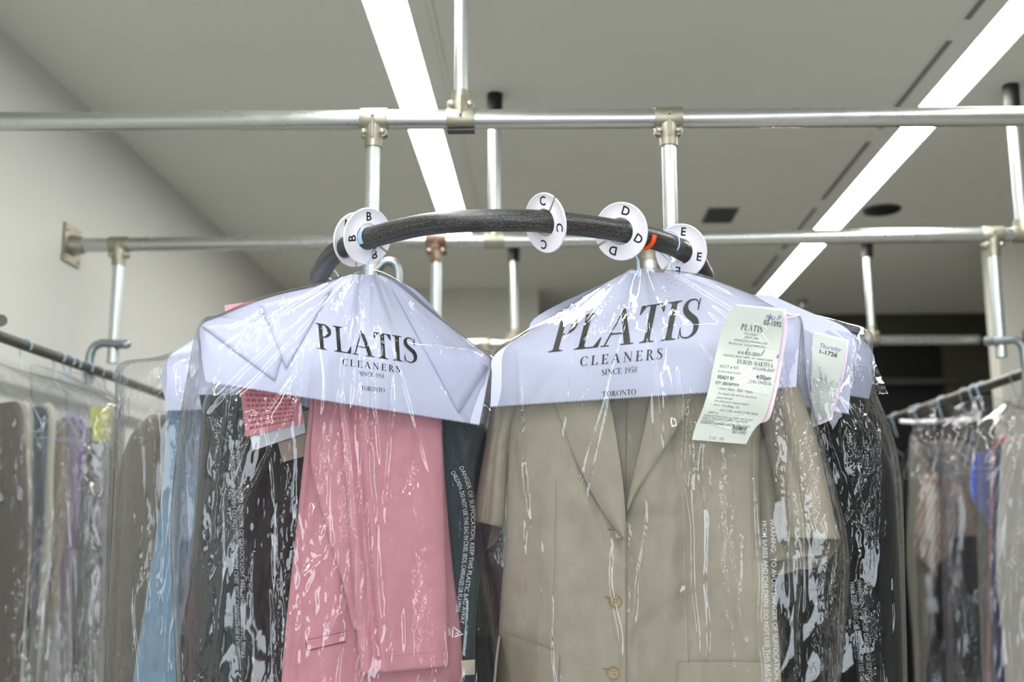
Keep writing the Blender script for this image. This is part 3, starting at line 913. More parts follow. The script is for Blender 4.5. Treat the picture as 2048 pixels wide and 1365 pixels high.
def glyph(ch):
    G = {}
    if ch == 'I': return stem(.12, TK), .38
    if ch == 'P': return stem(.11, TK) + ring(.245, .735, .30, .265, TK, TN, -PI / 2, PI / 2) , .60
    if ch == 'R': return stem(.11, TK) + ring(.245, .745, .28, .255, TK, TN, -PI / 2, PI / 2) + [[(.27, .5), (.40, .5), (.70, .0), (.54, .0)], rect(.54, 0, .74, .028)], .70
    if ch == 'B': return stem(.11, TK) + ring(.245, .755, .26, .245, TK * .9, TN, -PI / 2, PI / 2) + ring(.245, .26, .31, .26, TK, TN, -PI / 2, PI / 2), .64
    if ch == 'D': return stem(.11, TK) + ring(.245, .5, .43, .5, TK, TN, -PI / 2, PI / 2), .76
    if ch == 'L': return stem(.11, TK) + [rect(.24, 0, .58, .035), [(.58, 0), (.62, .27), (.585, .27), (.46, .035), (.46, 0)]], .64
    if ch == 'E': return stem(.11, TK) + [rect(.24, 0, .56, .035), [(.56, 0), (.61, .25), (.575, .25), (.45, .035), (.45, 0)], rect(.24, .965, .55, 1), [(.56, 1), (.57, .78), (.54, .78), (.44, .965), (.44, 1)], rect(.24, .49, .44, .525), rect(.415, .40, .445, .62)], .64
    if ch == 'T': return stem(.25, TK, s1=False) + [rect(.03, .965, .60, 1), [(.03, 1), (.02, .76), (.05, .76), (.16, .965), (.16, 1)], [(.60, 1), (.615, .76), (.585, .76), (.47, .965), (.47, 1)]], .64
    if ch == 'A': return [[(.07, .03), (.11, .03), (.375, .93), (.35, 1.0)], [(.35, 1.0), (.41, 1.0), (.70, .03), (.545, .03), (.33, .86)], rect(.18, .31, .52, .348), rect(.0, 0, .20, .03), rect(.46, 0, .77, .03)], .76
    if ch == 'N': return [rect(.13, .0, .17, 1), [(.04, 1), (.20, 1), (.68, .0), (.64, -.01)], [(.13, .98), (.2, 1), (.68, .16), (.68, -.01), (.62, .0)], rect(.64, 0, .68, 1), rect(.04, 0, .26, .028), rect(.55, .972, .77, 1), rect(.02, .972, .2, 1)], .80
    if ch == 'M': return [rect(.13, .0, .17, 1), [(.10, 1), (.26, 1), (.50, .12), (.44, .0)], [(.40, .0), (.45, .0), (.78, 1), (.73, 1)], rect(.70, 0, .83, 1), rect(.04, 0, .26, .028), rect(.62, 0, .91, .028), rect(.02, .972, .2, 1), rect(.72, .972, .91, 1)], .94
    if ch == 'U': return stem(.11, TK, .25, 1, s0=False) + ring(.375, .30, .265, .31, TK * .8, TN * 1.5, PI, 2 * PI) + [rect(.60, .3, .64, 1), rect(.53, .972, .72, 1)], .76
    if ch == 'S': return stroke(SPATH, SWID) + [[(.385, .70), (.415, .70), (.425, .99), (.40, .99)], [(.035, .0), (.055, .0), (.065, .30), (.04, .30)]], .50
    if ch == 'C': return ring(.40, .5, .36, .515, .14, .035, PI * 0.28, PI * 1.74) + [[(.60, .70), (.63, .70), (.645, 1.0), (.62, 1.0)], [(.56, .86), (.63, .72), (.63, .76), (.60, .92)], [(.60, .13), (.64, .19), (.66, .24), (.645, .25)]], .70
    if ch == 'O': return ring(.40, .5, .37, .515, .13, .035), .80
    if ch == '1': return stem(.20, .10, 0, .95, s1=False) + [[(.08, .80), (.20, .90), (.30, .97), (.20, .80)]], .44
    if ch == '9': return ring(.25, .68, .20, .29, .075, .03) + stroke([(.435, .66), (.42, .40), (.32, .16), (.10, .0)], [.07, .08, .06, .03]), .50
    if ch == '5': return [rect(.10, .90, .42, .98), [(.10, .98), (.14, .98), (.11, .56), (.075, .54)]] + stroke([(.08, .55), (.22, .60), (.37, .50), (.41, .30), (.34, .10), (.18, .02), (.06, .06)], [.03, .06, .09, .10, .09, .06, .05]), .50
    if ch == '8': return ring(.25, .76, .16, .22, .07, .03) + ring(.25, .27, .20, .28, .085, .035), .50
    return [], .34


def serif_polys(s, track=0.0):
    """polygons of a serif text, cap height 1; returns polys and total width"""
    x = 0.0; out = []
    for i, ch in enumerate(s):
        g, adv = glyph(ch)
        out += [[(px_ + x, py_) for px_, py_ in p_] for p_ in g]
        x += adv + track
    return out, x - track


def sans_polys(s, bold=0.0, shear=0.0):
    cu = bpy.data.curves.new('tmp_text', 'FONT'); cu.body = s; cu.offset = bold; cu.shear = shear
    cu.resolution_u = 3
    ob = bpy.data.objects.new('tmp_text', cu); COL.objects.link(ob)
    dg = bpy.context.evaluated_depsgraph_get()
    me = ob.evaluated_get(dg).to_mesh()
    cap = 0.729
    polys = [[(me.vertices[i].co.x / cap, me.vertices[i].co.y / cap) for i in p_.vertices] for p_ in me.polygons]
    ob.evaluated_get(dg).to_mesh_clear()
    bpy.data.objects.remove(ob); bpy.data.curves.remove(cu)
    w_ = max((x for p_ in polys for x, y in p_), default=1.0)
    return polys, w_


def quad_map(TL, TR, BL, BR, w_):
    def f(x, y):
        u = x / w_; v = y            # v 0 = baseline, 1 = cap line
        return (lerp(lerp(BL[0], BR[0], u), lerp(TL[0], TR[0], u), v), lerp(lerp(BL[1], BR[1], u), lerp(TL[1], TR[1], u), v))
    return f


def print_px(name, items, place, m, parent):
    """items: list of (polys, px-mapping); place: px,py -> world point"""
    vs, fs = [], []
    for polys, f in items:
        for p_ in polys:
            n = len(vs)
            for (x, y) in p_: vs.append(place(*f(x, y)))
            fs.append(tuple(range(n, n + len(p_))))
    return mesh_obj(name, vs, fs, m, parent, smooth=False)


def sub_poly(polys, step=0.10):
    """cut letter strokes into small cells so that they follow a curved sheet"""
    out = []
    for p_ in polys:
        quads = [p_] if len(p_) == 4 else [[p_[0], p_[k], p_[k + 1], p_[k + 1]] for k in range(1, len(p_) - 1)]
        for q in quads:
            d = lambda a, b: math.hypot(q[a][0] - q[b][0], q[a][1] - q[b][1])
            nx = max(1, int(max(d(0, 1), d(2, 3)) / step + .5)); ny = max(1, int(max(d(1, 2), d(0, 3)) / step + .5))
            pt = lambda u, v: tuple(lerp(lerp(q[0][c], q[1][c], u), lerp(q[3][c], q[2][c], u), v) for c in (0, 1))
            for i in range(nx):
                for j in range(ny):
                    out.append([pt(i / nx, j / ny), pt((i + 1) / nx, j / ny), pt((i + 1) / nx, (j + 1) / ny), pt(i / nx, (j + 1) / ny)])
    return out


# ------------------------------------------------------------------ lettered divider discs
def disc(center, view_rot, roll, letters, slot, label, ro=0.0445, ri=0.0205, pitch=0.0):
    """view_rot: degrees the face is turned from the camera towards +x; letters: (char, polar deg, radius, rotation deg)"""
    c_ = Vector(center)
    back = (CAM - c_).normalized()
    n = Matrix.Rotation(math.radians(view_rot), 3, 'Z') @ back
    side = Vector((0, 0, 1)).cross(n).normalized()
    n = Matrix.Rotation(math.radians(pitch), 3, side) @ n
    up = n.cross(side).normalized()
    side, up = (side * math.cos(math.radians(roll)) + up * math.sin(math.radians(roll))), (up * math.cos(math.radians(roll)) - side * math.sin(math.radians(roll)))
    Wp = lambda x, y, z: c_ + side * x + up * y + n * z
    t = thing('divider_disc', c_, label, 'divider disc', 'lettered divider discs')
    h = 0.0012
    prof = [(ri, -h), (ri, h + .0004), (ri + .0012, h + .0008), (ri + .0026, h), (ro - .003, h), (ro - .0018, h + .0007), (ro - .0004, h + .0004), (ro, -h * .5), (ro - .001, -h)]
    ns = 72; vs = []; fs = []; g = math.radians(5.5); a0 = math.radians(slot)
    for i in range(ns + 1):
        for (r, z) in prof:
            gg = g * ro / r * 0.5
            a = lerp(a0 + gg, a0 + 2 * PI - gg, i / ns)
            vs.append(Wp(r * math.cos(a), r * math.sin(a), z))
    k = len(prof)
    for i in range(ns):
        for j in range(k):
            fs.append((i * k + j, i * k + (j + 1) % k, (i + 1) * k + (j + 1) % k, (i + 1) * k + j))
    fs.append(tuple(range(k))); fs.append(tuple(ns * k + j for j in range(k - 1, -1, -1)))
    o = mesh_obj('ring', vs, fs, M['disc'], t)
    o.data.set_sharp_from_angle(angle=math.radians(38))
    for ch, pol, rad, rot in letters:
        polys, w_ = sans_polys(ch, 0.018)
        hh = 0.0138; a = math.radians(pol); rt = math.radians(rot)
        cx, cy = rad * math.cos(a), rad * math.sin(a)
        vs, fs = [], []
        for p_ in polys:
            n0 = len(vs)
            for (x, y) in p_:
                lx, ly = (x - w_ / 2) * hh, (y - 0.5) * hh
                vs.append(Wp(cx + lx * math.cos(rt) - ly * math.sin(rt), cy + lx * math.sin(rt) + ly * math.cos(rt), h + .00025))
            fs.append(tuple(range(n0, n0 + len(p_))))
        mesh_obj('printed_letter', vs, fs, M['ink'], t, smooth=False)
    return t


pA, _ = rail_frame(690); pB, _ = rail_frame(726)
disc(P(711, 480, pA.y + 0.012), 40, -6, [('A', 144, .034, 38), ('A', 235, .028, 140), ('U', 340, .037, -95)], 292, 'white divider disc with the letter A, mostly hidden behind the B disc')
disc(P(735, 473, pB.y - 0.008), 36, -8, [('B', 108, .0315, 22), ('B', 205, .0300, 112), ('B', 314, .0310, 22)], 345, 'white divider disc with bold letter B at the left end of the rail')
pC, _ = rail_frame(1095)
disc(P(1091, 446, pC.y - 0.004), -50, -16, [('C', 96, .0330, 2), ('C', 352, .0320, -85), ('C', 264, .0330, 178)], 60, 'narrow tilted white divider disc with letter C in the rail middle')
pD, _ = rail_frame(1245)
disc(P(1242, 463, pD.y - 0.004), -27, -6, [('D', 72, .0325, -22), ('D', 338, .0315, -34), ('D', 244, .0325, 164)], 207, 'white divider disc with letter D facing the camera, over the blazer hook')
pE, _ = rail_frame(1362)
disc(P(1362, 503, pE.y - 0.006), -24, -4, [('E', 78, .0325, -10), ('E', 342, .0325, -12), ('E', 258, .0325, 172)], 222, 'white divider disc with letter E at the right end of the rail')
# small orange clip beside the D disc
cl_p, tt = rail_frame(1288)
cb = Vector((0, 0, 1)).cross(tt).normalized() * -1
tag(MB().tube([cl_p + (cb * math.cos(math.radians(a_)) + Vector((0, 0, 1)) * math.sin(math.radians(a_))) * (RR + .002) for a_ in range(-95, 5, 10)], .0038, 12).build('orange_clip', M['orange'], auto=60),
    'small bright orange ring on the rail right of the D disc', 'clip')


# ------------------------------------------------------------------ wire hangers
def hook_path(c_, tan, r, neck_to, n=14, flip=1):
    b = Vector((0, 0, 1)).cross(tan).normalized() * flip
    pts = []
    for i in range(n + 1):
        a = math.radians(lerp(-40, 205, i / n))
        pts.append(c_ + b * (-math.cos(a) * r) + Vector((0, 0, math.sin(a) * r)))
    end = pts[-1]
    pts.append(lerp(end, neck_to, 0.55))
    pts.append(Vector(neck_to))
    return pts


def hanger(name, c_, tan, neck, shoulders, label, group='coated wire hangers', strands=1, r=RR + 0.0014, wr=0.0011, mat_='wire', flip=1, twist=True, back=0.035):
    """hook over the rail at c_, twisted neck down to `neck`, sloping shoulders and bottom bar"""
    t = thing(name, neck, label, 'hanger', group)
    b = MB()
    up_neck = Vector(neck) + (c_ - Vector(neck)) * 0.32
    for s in range(strands):
        off = tan * ((s - (strands - 1) / 2) * 0.0036)
        b.tube(hook_path(c_ + off, tan, r, up_neck, flip=flip), wr, 8)
    b.build('hook', M[mat_], t, auto=60)
    if twist:
        tw = MB()
        for ph in (0, PI):
            pts = []
            for i in range(31):
                q = lerp(up_neck, Vector(neck) - Vector((0, 0, 0.008)), i / 30)
                a = ph + i / 30 * 2 * PI * 3.2
                pts.append(q + Vector((math.cos(a), math.sin(a), 0)) * wr * 1.25)
            tw.tube(pts, wr, 7)
        tw.build('twisted_neck', M[mat_], t, auto=60)
    l_, r_ = Vector(shoulders[0]), Vector(shoulders[1])
    nk = Vector(neck) - Vector((0, -back, 0.012))
    MB().tube([nk, lerp(nk, l_, .5), l_, l_ - Vector((0, 0, .008)) + (r_ - l_) * .02, r_ - Vector((0, 0, .008)) - (r_ - l_) * .02, r_, lerp(nk, r_, .5), nk], wr if twist else wr * .5, 8).build('shoulder_wire', M[mat_], t, auto=60)
    return t


# ------------------------------------------------------------------ depth fields
YLf = lambda px, py=0: 1.640 + 0.00030 * (px - 700)       # front-left garment: left side nearer
YRf = lambda px, py=0: 1.630 - 0.00030 * (px - 1280)      # front-right garment: right side nearer


def film_disp(seed, peak, amp=1.0, rad=1.0, vert=1.0, crum=1.0, kv=1.0, bands=(), rec=None):
    """wrinkles of thin film: creases fanning out from the hook, long hanging creases, crumpled patches"""
    rg = random.Random(int(seed * 1000))
    fan = {}
    for i in range(int(44 * rad)):
        th = rg.uniform(-1.5, 1.5); r0 = rg.uniform(-60, 260); ln = rg.uniform(120, 520)
        cr = (th, r0, r0 + ln, rg.uniform(4.5, 9.0), rg.choice((-1, 1, 1)) * rg.uniform(.0012, .0040), rg.uniform(0, 50))
        for bn in range(int((th + 2) / .05) - 2, int((th + 2) / .05) + 3): fan.setdefault(bn, []).append(cr)
    hang = {}
    for i in range(int(40 * vert * kv)):
        x0 = rg.uniform(peak[0] - 420, peak[0] + 480); y0 = rg.uniform(peak[1] + 80, peak[1] + 700); ln = rg.uniform(150, 620)
        cr = (x0, y0, y0 + ln, rg.uniform(4.5, 10.0), rg.choice((-1, 1, 1)) * rg.uniform(.0014, .0050), rg.uniform(0, 50), rg.uniform(-.10, .10))
        lo, hi = sorted((x0, x0 + cr[6] * ln))
        for bn in range(int((lo - 34) // 20), int((hi + 34) // 20) + 1): hang.setdefault(bn, []).append(cr)

    def f(px, py, t, u):
        dx, dy = px - peak[0], py - peak[1] + 30
        ang = math.atan2(dx, dy); r = math.hypot(dx, dy)
        w_ = 0.010 * nz(ang * 3.0 + seed, r * 0.0016, seed)
        xs_ = px + 26 * nz(px * .004, py * .004, seed + 30)
        ve = sstep(120, 420, dy)
        w_ += 0.007 * ve * nz(xs_ * .011 * kv + seed, py * .0011, seed + 2)
        for (th, r0, r1, wd, h_, sd) in fan.get(int((ang + 2) / .05), ()):
            if r0 < r < r1:
                d = abs((ang - th) * r + 5 * nz(r * .012, sd))
                if d < wd: w_ -= h_ * (1 - d / wd) * min(1.0, (r - r0) / 60, (r1 - r) / 60)
        for (x0, y0, y1, wd, h_, sd, sl) in hang.get(int(px // 20), ()):
            if y0 < py < y1:
                d = abs(px - x0 - sl * (py - y0) + 9 * nz(py * .009, sd))
                if d < wd: w_ -= h_ * (1 - d / wd) * min(1.0, (py - y0) / 70, (y1 - py) / 70)
        w_ += 0.0045 * nz(px * .017 + py * .006, py * .010 + seed, seed + 14)
        mk = sstep(0.08, 0.40, nz(px * .009 + seed, py * .0036, seed + 11))
        bd = 0.0
        for (x0, y0, x1, y1, wd) in bands:
            if y0 < py < y1:
                d = abs(px - lerp(x0, x1, (py - y0) / (y1 - y0)) + 10 * nz(py * .02, x0))
                bd = max(bd, sstep(wd, wd * .4, d) * min(1.0, (py - y0) / 40, (y1 - py) / 40))
        if rec is not None: rec.append(bd)
        if bd > 0:
            w_ += bd * (0.0018 * nz(px * .085, py * .05, seed + 21) + .0018 * (0.4 - max(0.0, ridge(nz(px * .05, py * .022, seed + 22)))))
        if mk > 0:
            w_ += 0.0058 * crum * mk * (0.4 - max(0.0, ridge(nz(px * .032 + py * .010, py * .014 + seed, seed + 4))))
            w_ += 0.0026 * crum * mk * (0.4 - max(0.0, ridge(nz(px * .075, py * .035 + seed, seed + 7))))
        w_ += 0.0009 * crum * nz(px * .05, py * .02 + seed, seed + 6)
        return w_ * amp
    return f


def film_bag(name, rows, Yc, T, label, m='film', nu=150, nv=190, seed=1.0, peak=None, p=3.2, group='clear garment bags', back=True, **kw):
    peak = peak or ((rows[0][0] + rows[0][2]) / 2, rows[0][1])
    rec = []
    kb = dict(kw); kb['bands'] = (); kb['amp'] = kw.get('amp', 1.0) * 0.4
    o = loft(name, rows, Yc, T, nu, nv, M[m], None, film_disp(seed, peak, rec=rec, **kw), p, film_disp(seed + 40, peak, rec=rec, **kb))
    at = o.data.attributes.new('crinkle', 'FLOAT', 'POINT')
    at.data.foreach_set('value', rec)
    return tag(o, label, 'garment bag', group)


def cloth_disp(seed, amp=0.012, kx=.012, ky=.0012, fine=0.0015):
    def f(px, py, t, u):
        x_ = px + 30 * nz(px * .003, py * .003, seed + 8)
        return amp * (nz(x_ * kx + seed, py * ky, seed) + 0.45 * nz(x_ * kx * 2.6, py * ky * 2.0 + seed, seed + 1)) * (0.35 + 0.65 * t) + fine * nz(px * .05, py * .03, seed + 2)
    return f


def garment(name, rows, Yc, T, m, label, cat, seed=1.0, nu=56, nv=60, group=None, p=2.4, parent=None, **kw):
    o = loft(name, rows, Yc, T, nu, nv, M[m] if isinstance(m, str) else m, parent, cloth_disp(seed, **kw), p)
    if parent is None: tag(o, label, cat, group)
    return o


# ================================================================== front left: pink trousers
# back leg / seat panel
pk_c = lambda px, py: YLf(px) + 0.062
tr = thing('trousers', P(745, 810, 1.70), 'pink wool trousers folded over a hanger inside a clear bag', 'trousers')


def pink_disp(px, py, t, u):
    w_ = cloth_disp(2.3, .008, .011, .0009)(px, py, t, u)
    w_ += 0.010 * gauss(px - lerp(640, 585, (py - 800) / 560), 10) - 0.006 * gauss(px - lerp(672, 668, (py - 800) / 560), 16)
    return w_


seat = loft('seat_panel', [(622, 742, 884, 742), (618, 820, 884, 826), (604, 950, 890, 960), (585, 1130, 905, 1130), (571, 1260, 921, 1260), (563, 1365, 928, 1365), (560, 1450, 932, 1450), (562, 1470, 930, 1470)], pk_c, 0.030, 90, 110, M['pink'], tr, pink_disp, 3.0)


def leg_disp(px, py, t, u):
    w_ = 0.003 * nz(px * .012, py * .0013, 4.4)
    c_ = lerp(706, 752, (py - 800) / 540)
    w_ += 0.010 * gauss(px - c_, 7) - 0.004 * gauss(px - c_ - 16, 9)
    w_ += 0.005 * gauss(px - lerp(800, 850, (py - 800) / 540), 30) - 0.004 * gauss(px - lerp(850, 885, (py - 800) / 540), 20)
    return w_


lg = loft('leg', [(676, 742, 880, 742), (678, 812, 882, 826), (690, 960, 887, 966), (703, 1130, 892, 1130), (712, 1250, 896, 1240), (722, 1350, 898, 1334)], lambda px, py: YLf(px) + 0.014, 0.013, 90, 90, M['pink'], tr, leg_disp, 4.0)
lg2 = loft('leg', [(625, 742, 720, 742), (628, 812, 722, 815), (622, 930, 724, 930), (650, 1050, 728, 1050), (688, 1180, 736, 1190), (705, 1260, 742, 1270)], lambda px, py: YLf(px) + 0.026, 0.008, 50, 60, M['pink'], tr, cloth_disp(6.1, .006), 3.0)
# welt pocket on the seat panel
bv = bvh_of(seat)
wv, wf_ = [], []
for k in range(13):
    u = k / 12
    top = (lerp(612, 694, u), lerp(1282, 1264, u)); bot = (lerp(615, 692, u), lerp(1301, 1283, u))
    for q in (top, bot): wv.append(on_surface(bv, q[0], q[1], 0.0008))
    for q in (top, bot): wv.append(on_surface(bv, q[0], q[1], 0.0028))
for k in range(12):
    a = k * 4; b = a + 4
    wf_ += [(a + 2, b + 2, b + 3, a + 3), (a, b, b + 2, a + 2), (a + 1, a + 3, b + 3, b + 1)]
wf_ += [(0, 2, 3, 1), (48, 49, 51, 50)]
mesh_obj('welt_pocket', wv, wf_, M['pink'], tr, smooth=False)
b = MB()
for (q0, q1) in (((612, 1282), (694, 1264)), ((614, 1302), (692, 1284)), ((612, 1282), (614, 1302))):
    b.tube([on_surface(bv, lerp(q0[0], q1[0], k / 8), lerp(q0[1], q1[1], k / 8), 0.0016) for k in range(9)], 0.0007, 6)
b.build('welt_stitch', M['pink_dark'], tr)
hg = MB()
bvl = bvh_of(lg)
hg.tube([on_surface(bvl, lerp(730, 893, k / 10), lerp(1316, 1302, k / 10), 0.0002) for k in range(11)], 0.00045, 5)
hg.build('hem_stitch', M['pink'], tr)
mesh_obj('care_label', [P(922, 1322, YLf(925) - .004), P(950, 1320, YLf(945) + .002), P(950, 1350, YLf(945) + .002), P(924, 1352, YLf(925) - .004)], [(0, 3, 2, 1)], M['cream'], tr, smooth=False)

# paper cape over the hanger
cape_f = lambda px, py: YLf(px) + 0.030 - 0.058 * sstep(540, 830, py) ** 0.75 + 0.020 * abs((px - 720) / 300) ** 2 + 0.0022 * nz(px * .012, py * .010, 3) 


def cape(name, rows, Yf, rows_b, Yb, label, nu=280):
    t = thing(name, P((rows[0][0] + rows[0][2]) / 2, rows[0][1], Yf(rows[0][0], rows[0][1])), label, 'paper cover', 'paper shoulder covers')
    f = sheet('front_flap', rows, Yf, nu, 44, M['paper'], t, tooth=4.0)
    sheet('back_flap', rows_b, Yb, nu, 30, M['paper'], t, tooth=4.0)
    return t, f


capL, capLf = cape('paper_shoulder_cover',
    [(700, 549, 762, 551), (640, 572, 800, 574), (566, 588, 850, 616), (508, 606, 900, 655), (440, 634, 950, 694), (402, 652, 980, 722), (402, 690, 974, 770), (405, 728, 966, 812), (412, 766, 958, 852)], cape_f,
    [(702, 549, 760, 551), (620, 575, 830, 580), (508, 604, 900, 652), (400, 648, 978, 720), (398, 700, 972, 790), (397, 774, 950, 882)], lambda px, py: YLf(px) + 0.033 + 0.07 * sstep(540, 720, py) - 0.035 * sstep(720, 880, py) * sstep(700, 400, px),
    'white paper shoulder cover with tilted black serif print over the pink trousers')
# folded paper layers on the cape
def fold_layer(name, tri, parent, Yf, off):
    """triangular flap of folded paper"""
    n = 14; vs = []; fs = []; idx = {}
    for i in range(n + 1):
        for j in range(n + 1 - i):
            a, b_, c_ = i / n, j / n, 1 - (i + j) / n
            px = tri[0][0] * a + tri[1][0] * b_ + tri[2][0] * c_; py = tri[0][1] * a + tri[1][1] * b_ + tri[2][1] * c_
            idx[i, j] = len(vs); vs.append(P(px, py, Yf(px, py) - off - 0.0025 * min(a, b_, c_)))
    for i in range(n):
        for j in range(n - i):
            fs.append((idx[i, j], idx[i, j + 1], idx[i + 1, j]))
            if j < n - i - 1: fs.append((idx[i + 1, j], idx[i, j + 1], idx[i + 1, j + 1]))
    o = mesh_obj(name, vs, fs, M['paper_fold'], parent)
    md = o.modifiers.new('thick', 'SOLIDIFY'); md.thickness = 0.0006; md.offset = 0
    return o


fold_layer('folded_corner', [(404, 653), (550, 763), (586, 640)], capL, cape_f, 0.0018)
fold_layer('folded_corner', [(664, 576), (572, 738), (520, 610)], capL, cape_f, 0.0028)
fold_layer('folded_corner', [(784, 578), (918, 828), (976, 735)], capL, cape_f, 0.0020)
pl_ = lambda bv_, off: (lambda px, py: on_surface(bv_, px, py, off))
bvc = bvh_of(capLf)


def zoomer(ox, oy, s):
    return lambda x, y: (ox + x * s, oy + y * s)


def serif_quad(s, q, z, track=0.0):
    polys, w_ = serif_polys(s, track)
    polys = sub_poly(polys)
    TL, TR, BL, BR = [z(*p_) for p_ in q]
    return polys, quad_map(TL, TR, BL, BR, w_)


z8 = zoomer(380, 500, 620 / 2015)
items = [serif_quad('PLATIS', [(812, 474), (1474, 578), (826, 642), (1482, 742)], z8),
         serif_quad('CLEANERS', [(990, 706), (1366, 756), (990, 750), (1366, 800)], z8, .22),
         serif_quad('SINCE 1958', [(1101, 790), (1264, 807), (1101, 818), (1262, 836)], z8, .02),
         serif_quad('TORONTO', [(1114, 884), (1266, 900), (1114, 912), (1266, 928)], z8, .02)]
for it in items: print_px('printed_line', [it], pl_(bvc, .0007), M['ink'], capL)

# pink and white slips hanging from the cape
def slip(name, quad, Yf, m, label, lines=0, ink='ink_grey', parent_group='paper slips'):
    TL, TR, BR, BL = quad
    o = sheet(name, [(TL[0], TL[1], TR[0], TR[1]), (lerp(TL[0], BL[0], .5), lerp(TL[1], BL[1], .5), lerp(TR[0], BR[0], .5), lerp(TR[1], BR[1], .5)), (BL[0], BL[1], BR[0], BR[1])], Yf, 12, 12, M[m], None, thick=.0004)
    tag(o, label, 'paper slip', parent_group)
    if lines:
        vs, fs = [], []
        for i in range(lines):
            v_ = (i + 1) / (lines + 1.5)
            u_ = 0.08
            while u_ < 0.86:
                l = random.uniform(.03, .09)
                n0 = len(vs)
                for (uu, vv) in ((u_, v_), (u_ + l, v_), (u_ + l, v_ + .45 / (lines + 1.5)), (u_, v_ + .45 / (lines + 1.5))):
                    x_ = lerp(lerp(TL[0], TR[0], uu), lerp(BL[0], BR[0], uu), vv); y_ = lerp(lerp(TL[1], TR[1], uu), lerp(BL[1], BR[1], uu), vv)
                    vs.append(P(x_, y_, Yf(x_, y_) - .0006))
                fs.append((n0, n0 + 1, n0 + 2, n0 + 3))
                u_ += l + random.uniform(.012, .03)
        mesh_obj('printed_text', vs, fs, M[ink], o, smooth=False)
    return o


slip('ticket_slip', [(477, 752), (597, 772), (607, 846), (492, 874)], lambda px, py: YLf(px) + 0.074, 'pink_slip', 'pink printed ticket hanging below the left paper cover', 9, 'ink_pink')
slip('ticket_slip', [(488, 800), (600, 780), (611, 866), (506, 902)], lambda px, py: YLf(px) + 0.079, 'white_slip', 'white paper slip showing just below the pink ticket', 0)
slip('ticket_slip', [(545, 840), (618, 820), (640, 905), (565, 925)], lambda px, py: YLf(px) + 0.085, 'buff_slip', 'brownish slip lowest behind the pink and white tickets', 0)
slip('ticket_slip', [(449, 611), (512, 602), (530, 660), (456, 672)], lambda px, py: YLf(px) + 0.115, 'pink_slip', 'red pink slip corner sticking up above the left end of the paper cover', 0)

# hanger and bag
hc, ht = rail_frame(737)
hanger('wire_hanger', hc, ht, P(734, 546, hc.y - .004), (P(425, 690, YLf(425) + .06), P(955, 755, YLf(955) + .06)), 'pale blue twisted wire hanger on the rail in front of the B disc', strands=3)
bagL = film_bag('garment_bag', [(716, 540, 752, 540), (690, 549, 775, 549), (640, 566, 812, 572), (566, 582, 862, 618), (500, 601, 905, 655), (440, 628, 952, 692), (398, 648, 990, 722), (372, 760, 972, 850), (352, 900, 950, 960), (340, 1050, 962, 1060), (345, 1200, 985, 1200), (352, 1365, 995, 1365), (362, 1560, 1000, 1560), (372, 1640, 995, 1640)],
    lambda px, py: YLf(px) + 0.045, lambda t: lerp(0.018, 0.088, sstep(0, .25, t)), 'clear plastic garment bag over the pink trousers and left paper cover', seed=1.7, peak=(735, 545), p=3.6, nu=260, nv=270, crum=.45, bands=[(685, 860, 695, 1120, 16), (745, 1130, 705, 1320, 20), (835, 1080, 840, 1420, 18), (826, 900, 876, 1400, 12), (640, 850, 650, 1000, 10), (500, 820, 560, 880, 30), (560, 620, 580, 720, 40), (520, 620, 470, 720, 30), (700, 560, 660, 640, 30), (790, 570, 900, 720, 22), (460, 960, 470, 1120, 14), (905, 860, 930, 1100, 10), (430, 830, 450, 1000, 18)])

# ================================================================== front right: beige blazer
jk = thing('blazer', P(1280, 800, 1.70), 'beige short-sleeved blazer with notched opening and horn buttons inside a clear bag', 'blazer')
jc = lambda px, py: YRf(px) + 0.050


def body_disp(px, py, t, u):
    w_ = cloth_disp(3.7, .012, .008, .0012, .0008)(px, py, t, u)
    # opening between the lapels
    vl = lerp(1200, 1250, (py - 790) / 250); vr = lerp(1305, 1252, (py - 790) / 250)
    if py < 1045: w_ += 0.030 * sstep(vl - 4, vl + 4, px) * sstep(vr + 4, vr - 4, px)
    # left front laps over the right one
    w_ += 0.013 * sstep(1250, 1254, px) * sstep(1000, 1040, py) * (1 - sstep(1255, 1420, px))
    # long soft folds
    c1 = lerp(1365, 1330, (py - 830) / 500); w_ += 0.018 * gauss(px - c1, 24) * sstep(800, 900, py) * (1 - sstep(1150, 1300, py))
    d = (px - 1265) * 0.62 + (py - 1285) * 0.78; w_ += 0.017 * gauss(d, 22) * sstep(1255, 1275, px) * (1 - sstep(1330, 1420, px))
    d = (px - 1180) * -0.45 + (py - 1090) * 0.25; w_ += 0.006 * gauss(d, 16) * sstep(1000, 1060, py) * (1 - sstep(1180, 1260, py))
    w_ += 0.013 * gauss(px - lerp(1160, 1228, (py - 900) / 200), 12) * sstep(880, 930, py) * (1 - sstep(1080, 1140, py))
    w_ -= 0.005 * gauss(px - 1120, 30) * sstep(880, 1000, py)
    # princess seams
    for sx_, y0_ in ((lerp(1112, 1106, (py - 900) / 460), 950), (lerp(1370, 1378, (py - 900) / 460), 960), (lerp(1503, 1512, (py - 900) / 460), 900)):
        w_ += 0.0022 * gauss(px - sx_, 1.8) * sstep(y0_, y0_ + 40, py)
    return w_


body = loft('body', [(1090, 720, 1490, 715), (1040, 770, 1515, 765), (1016, 830, 1522, 820), (1014, 950, 1519, 930), (1011, 1080, 1522, 1060), (1003, 1180, 1543, 1160), (996, 1280, 1557, 1260), (988, 1365, 1563, 1365), (980, 1480, 1572, 1480), (976, 1560, 1578, 1560), (985, 1572, 1570, 1572)], jc, 0.052, 200, 170, M['beige'], jk, body_disp, 3.4)
bvb = bvh_of(body)
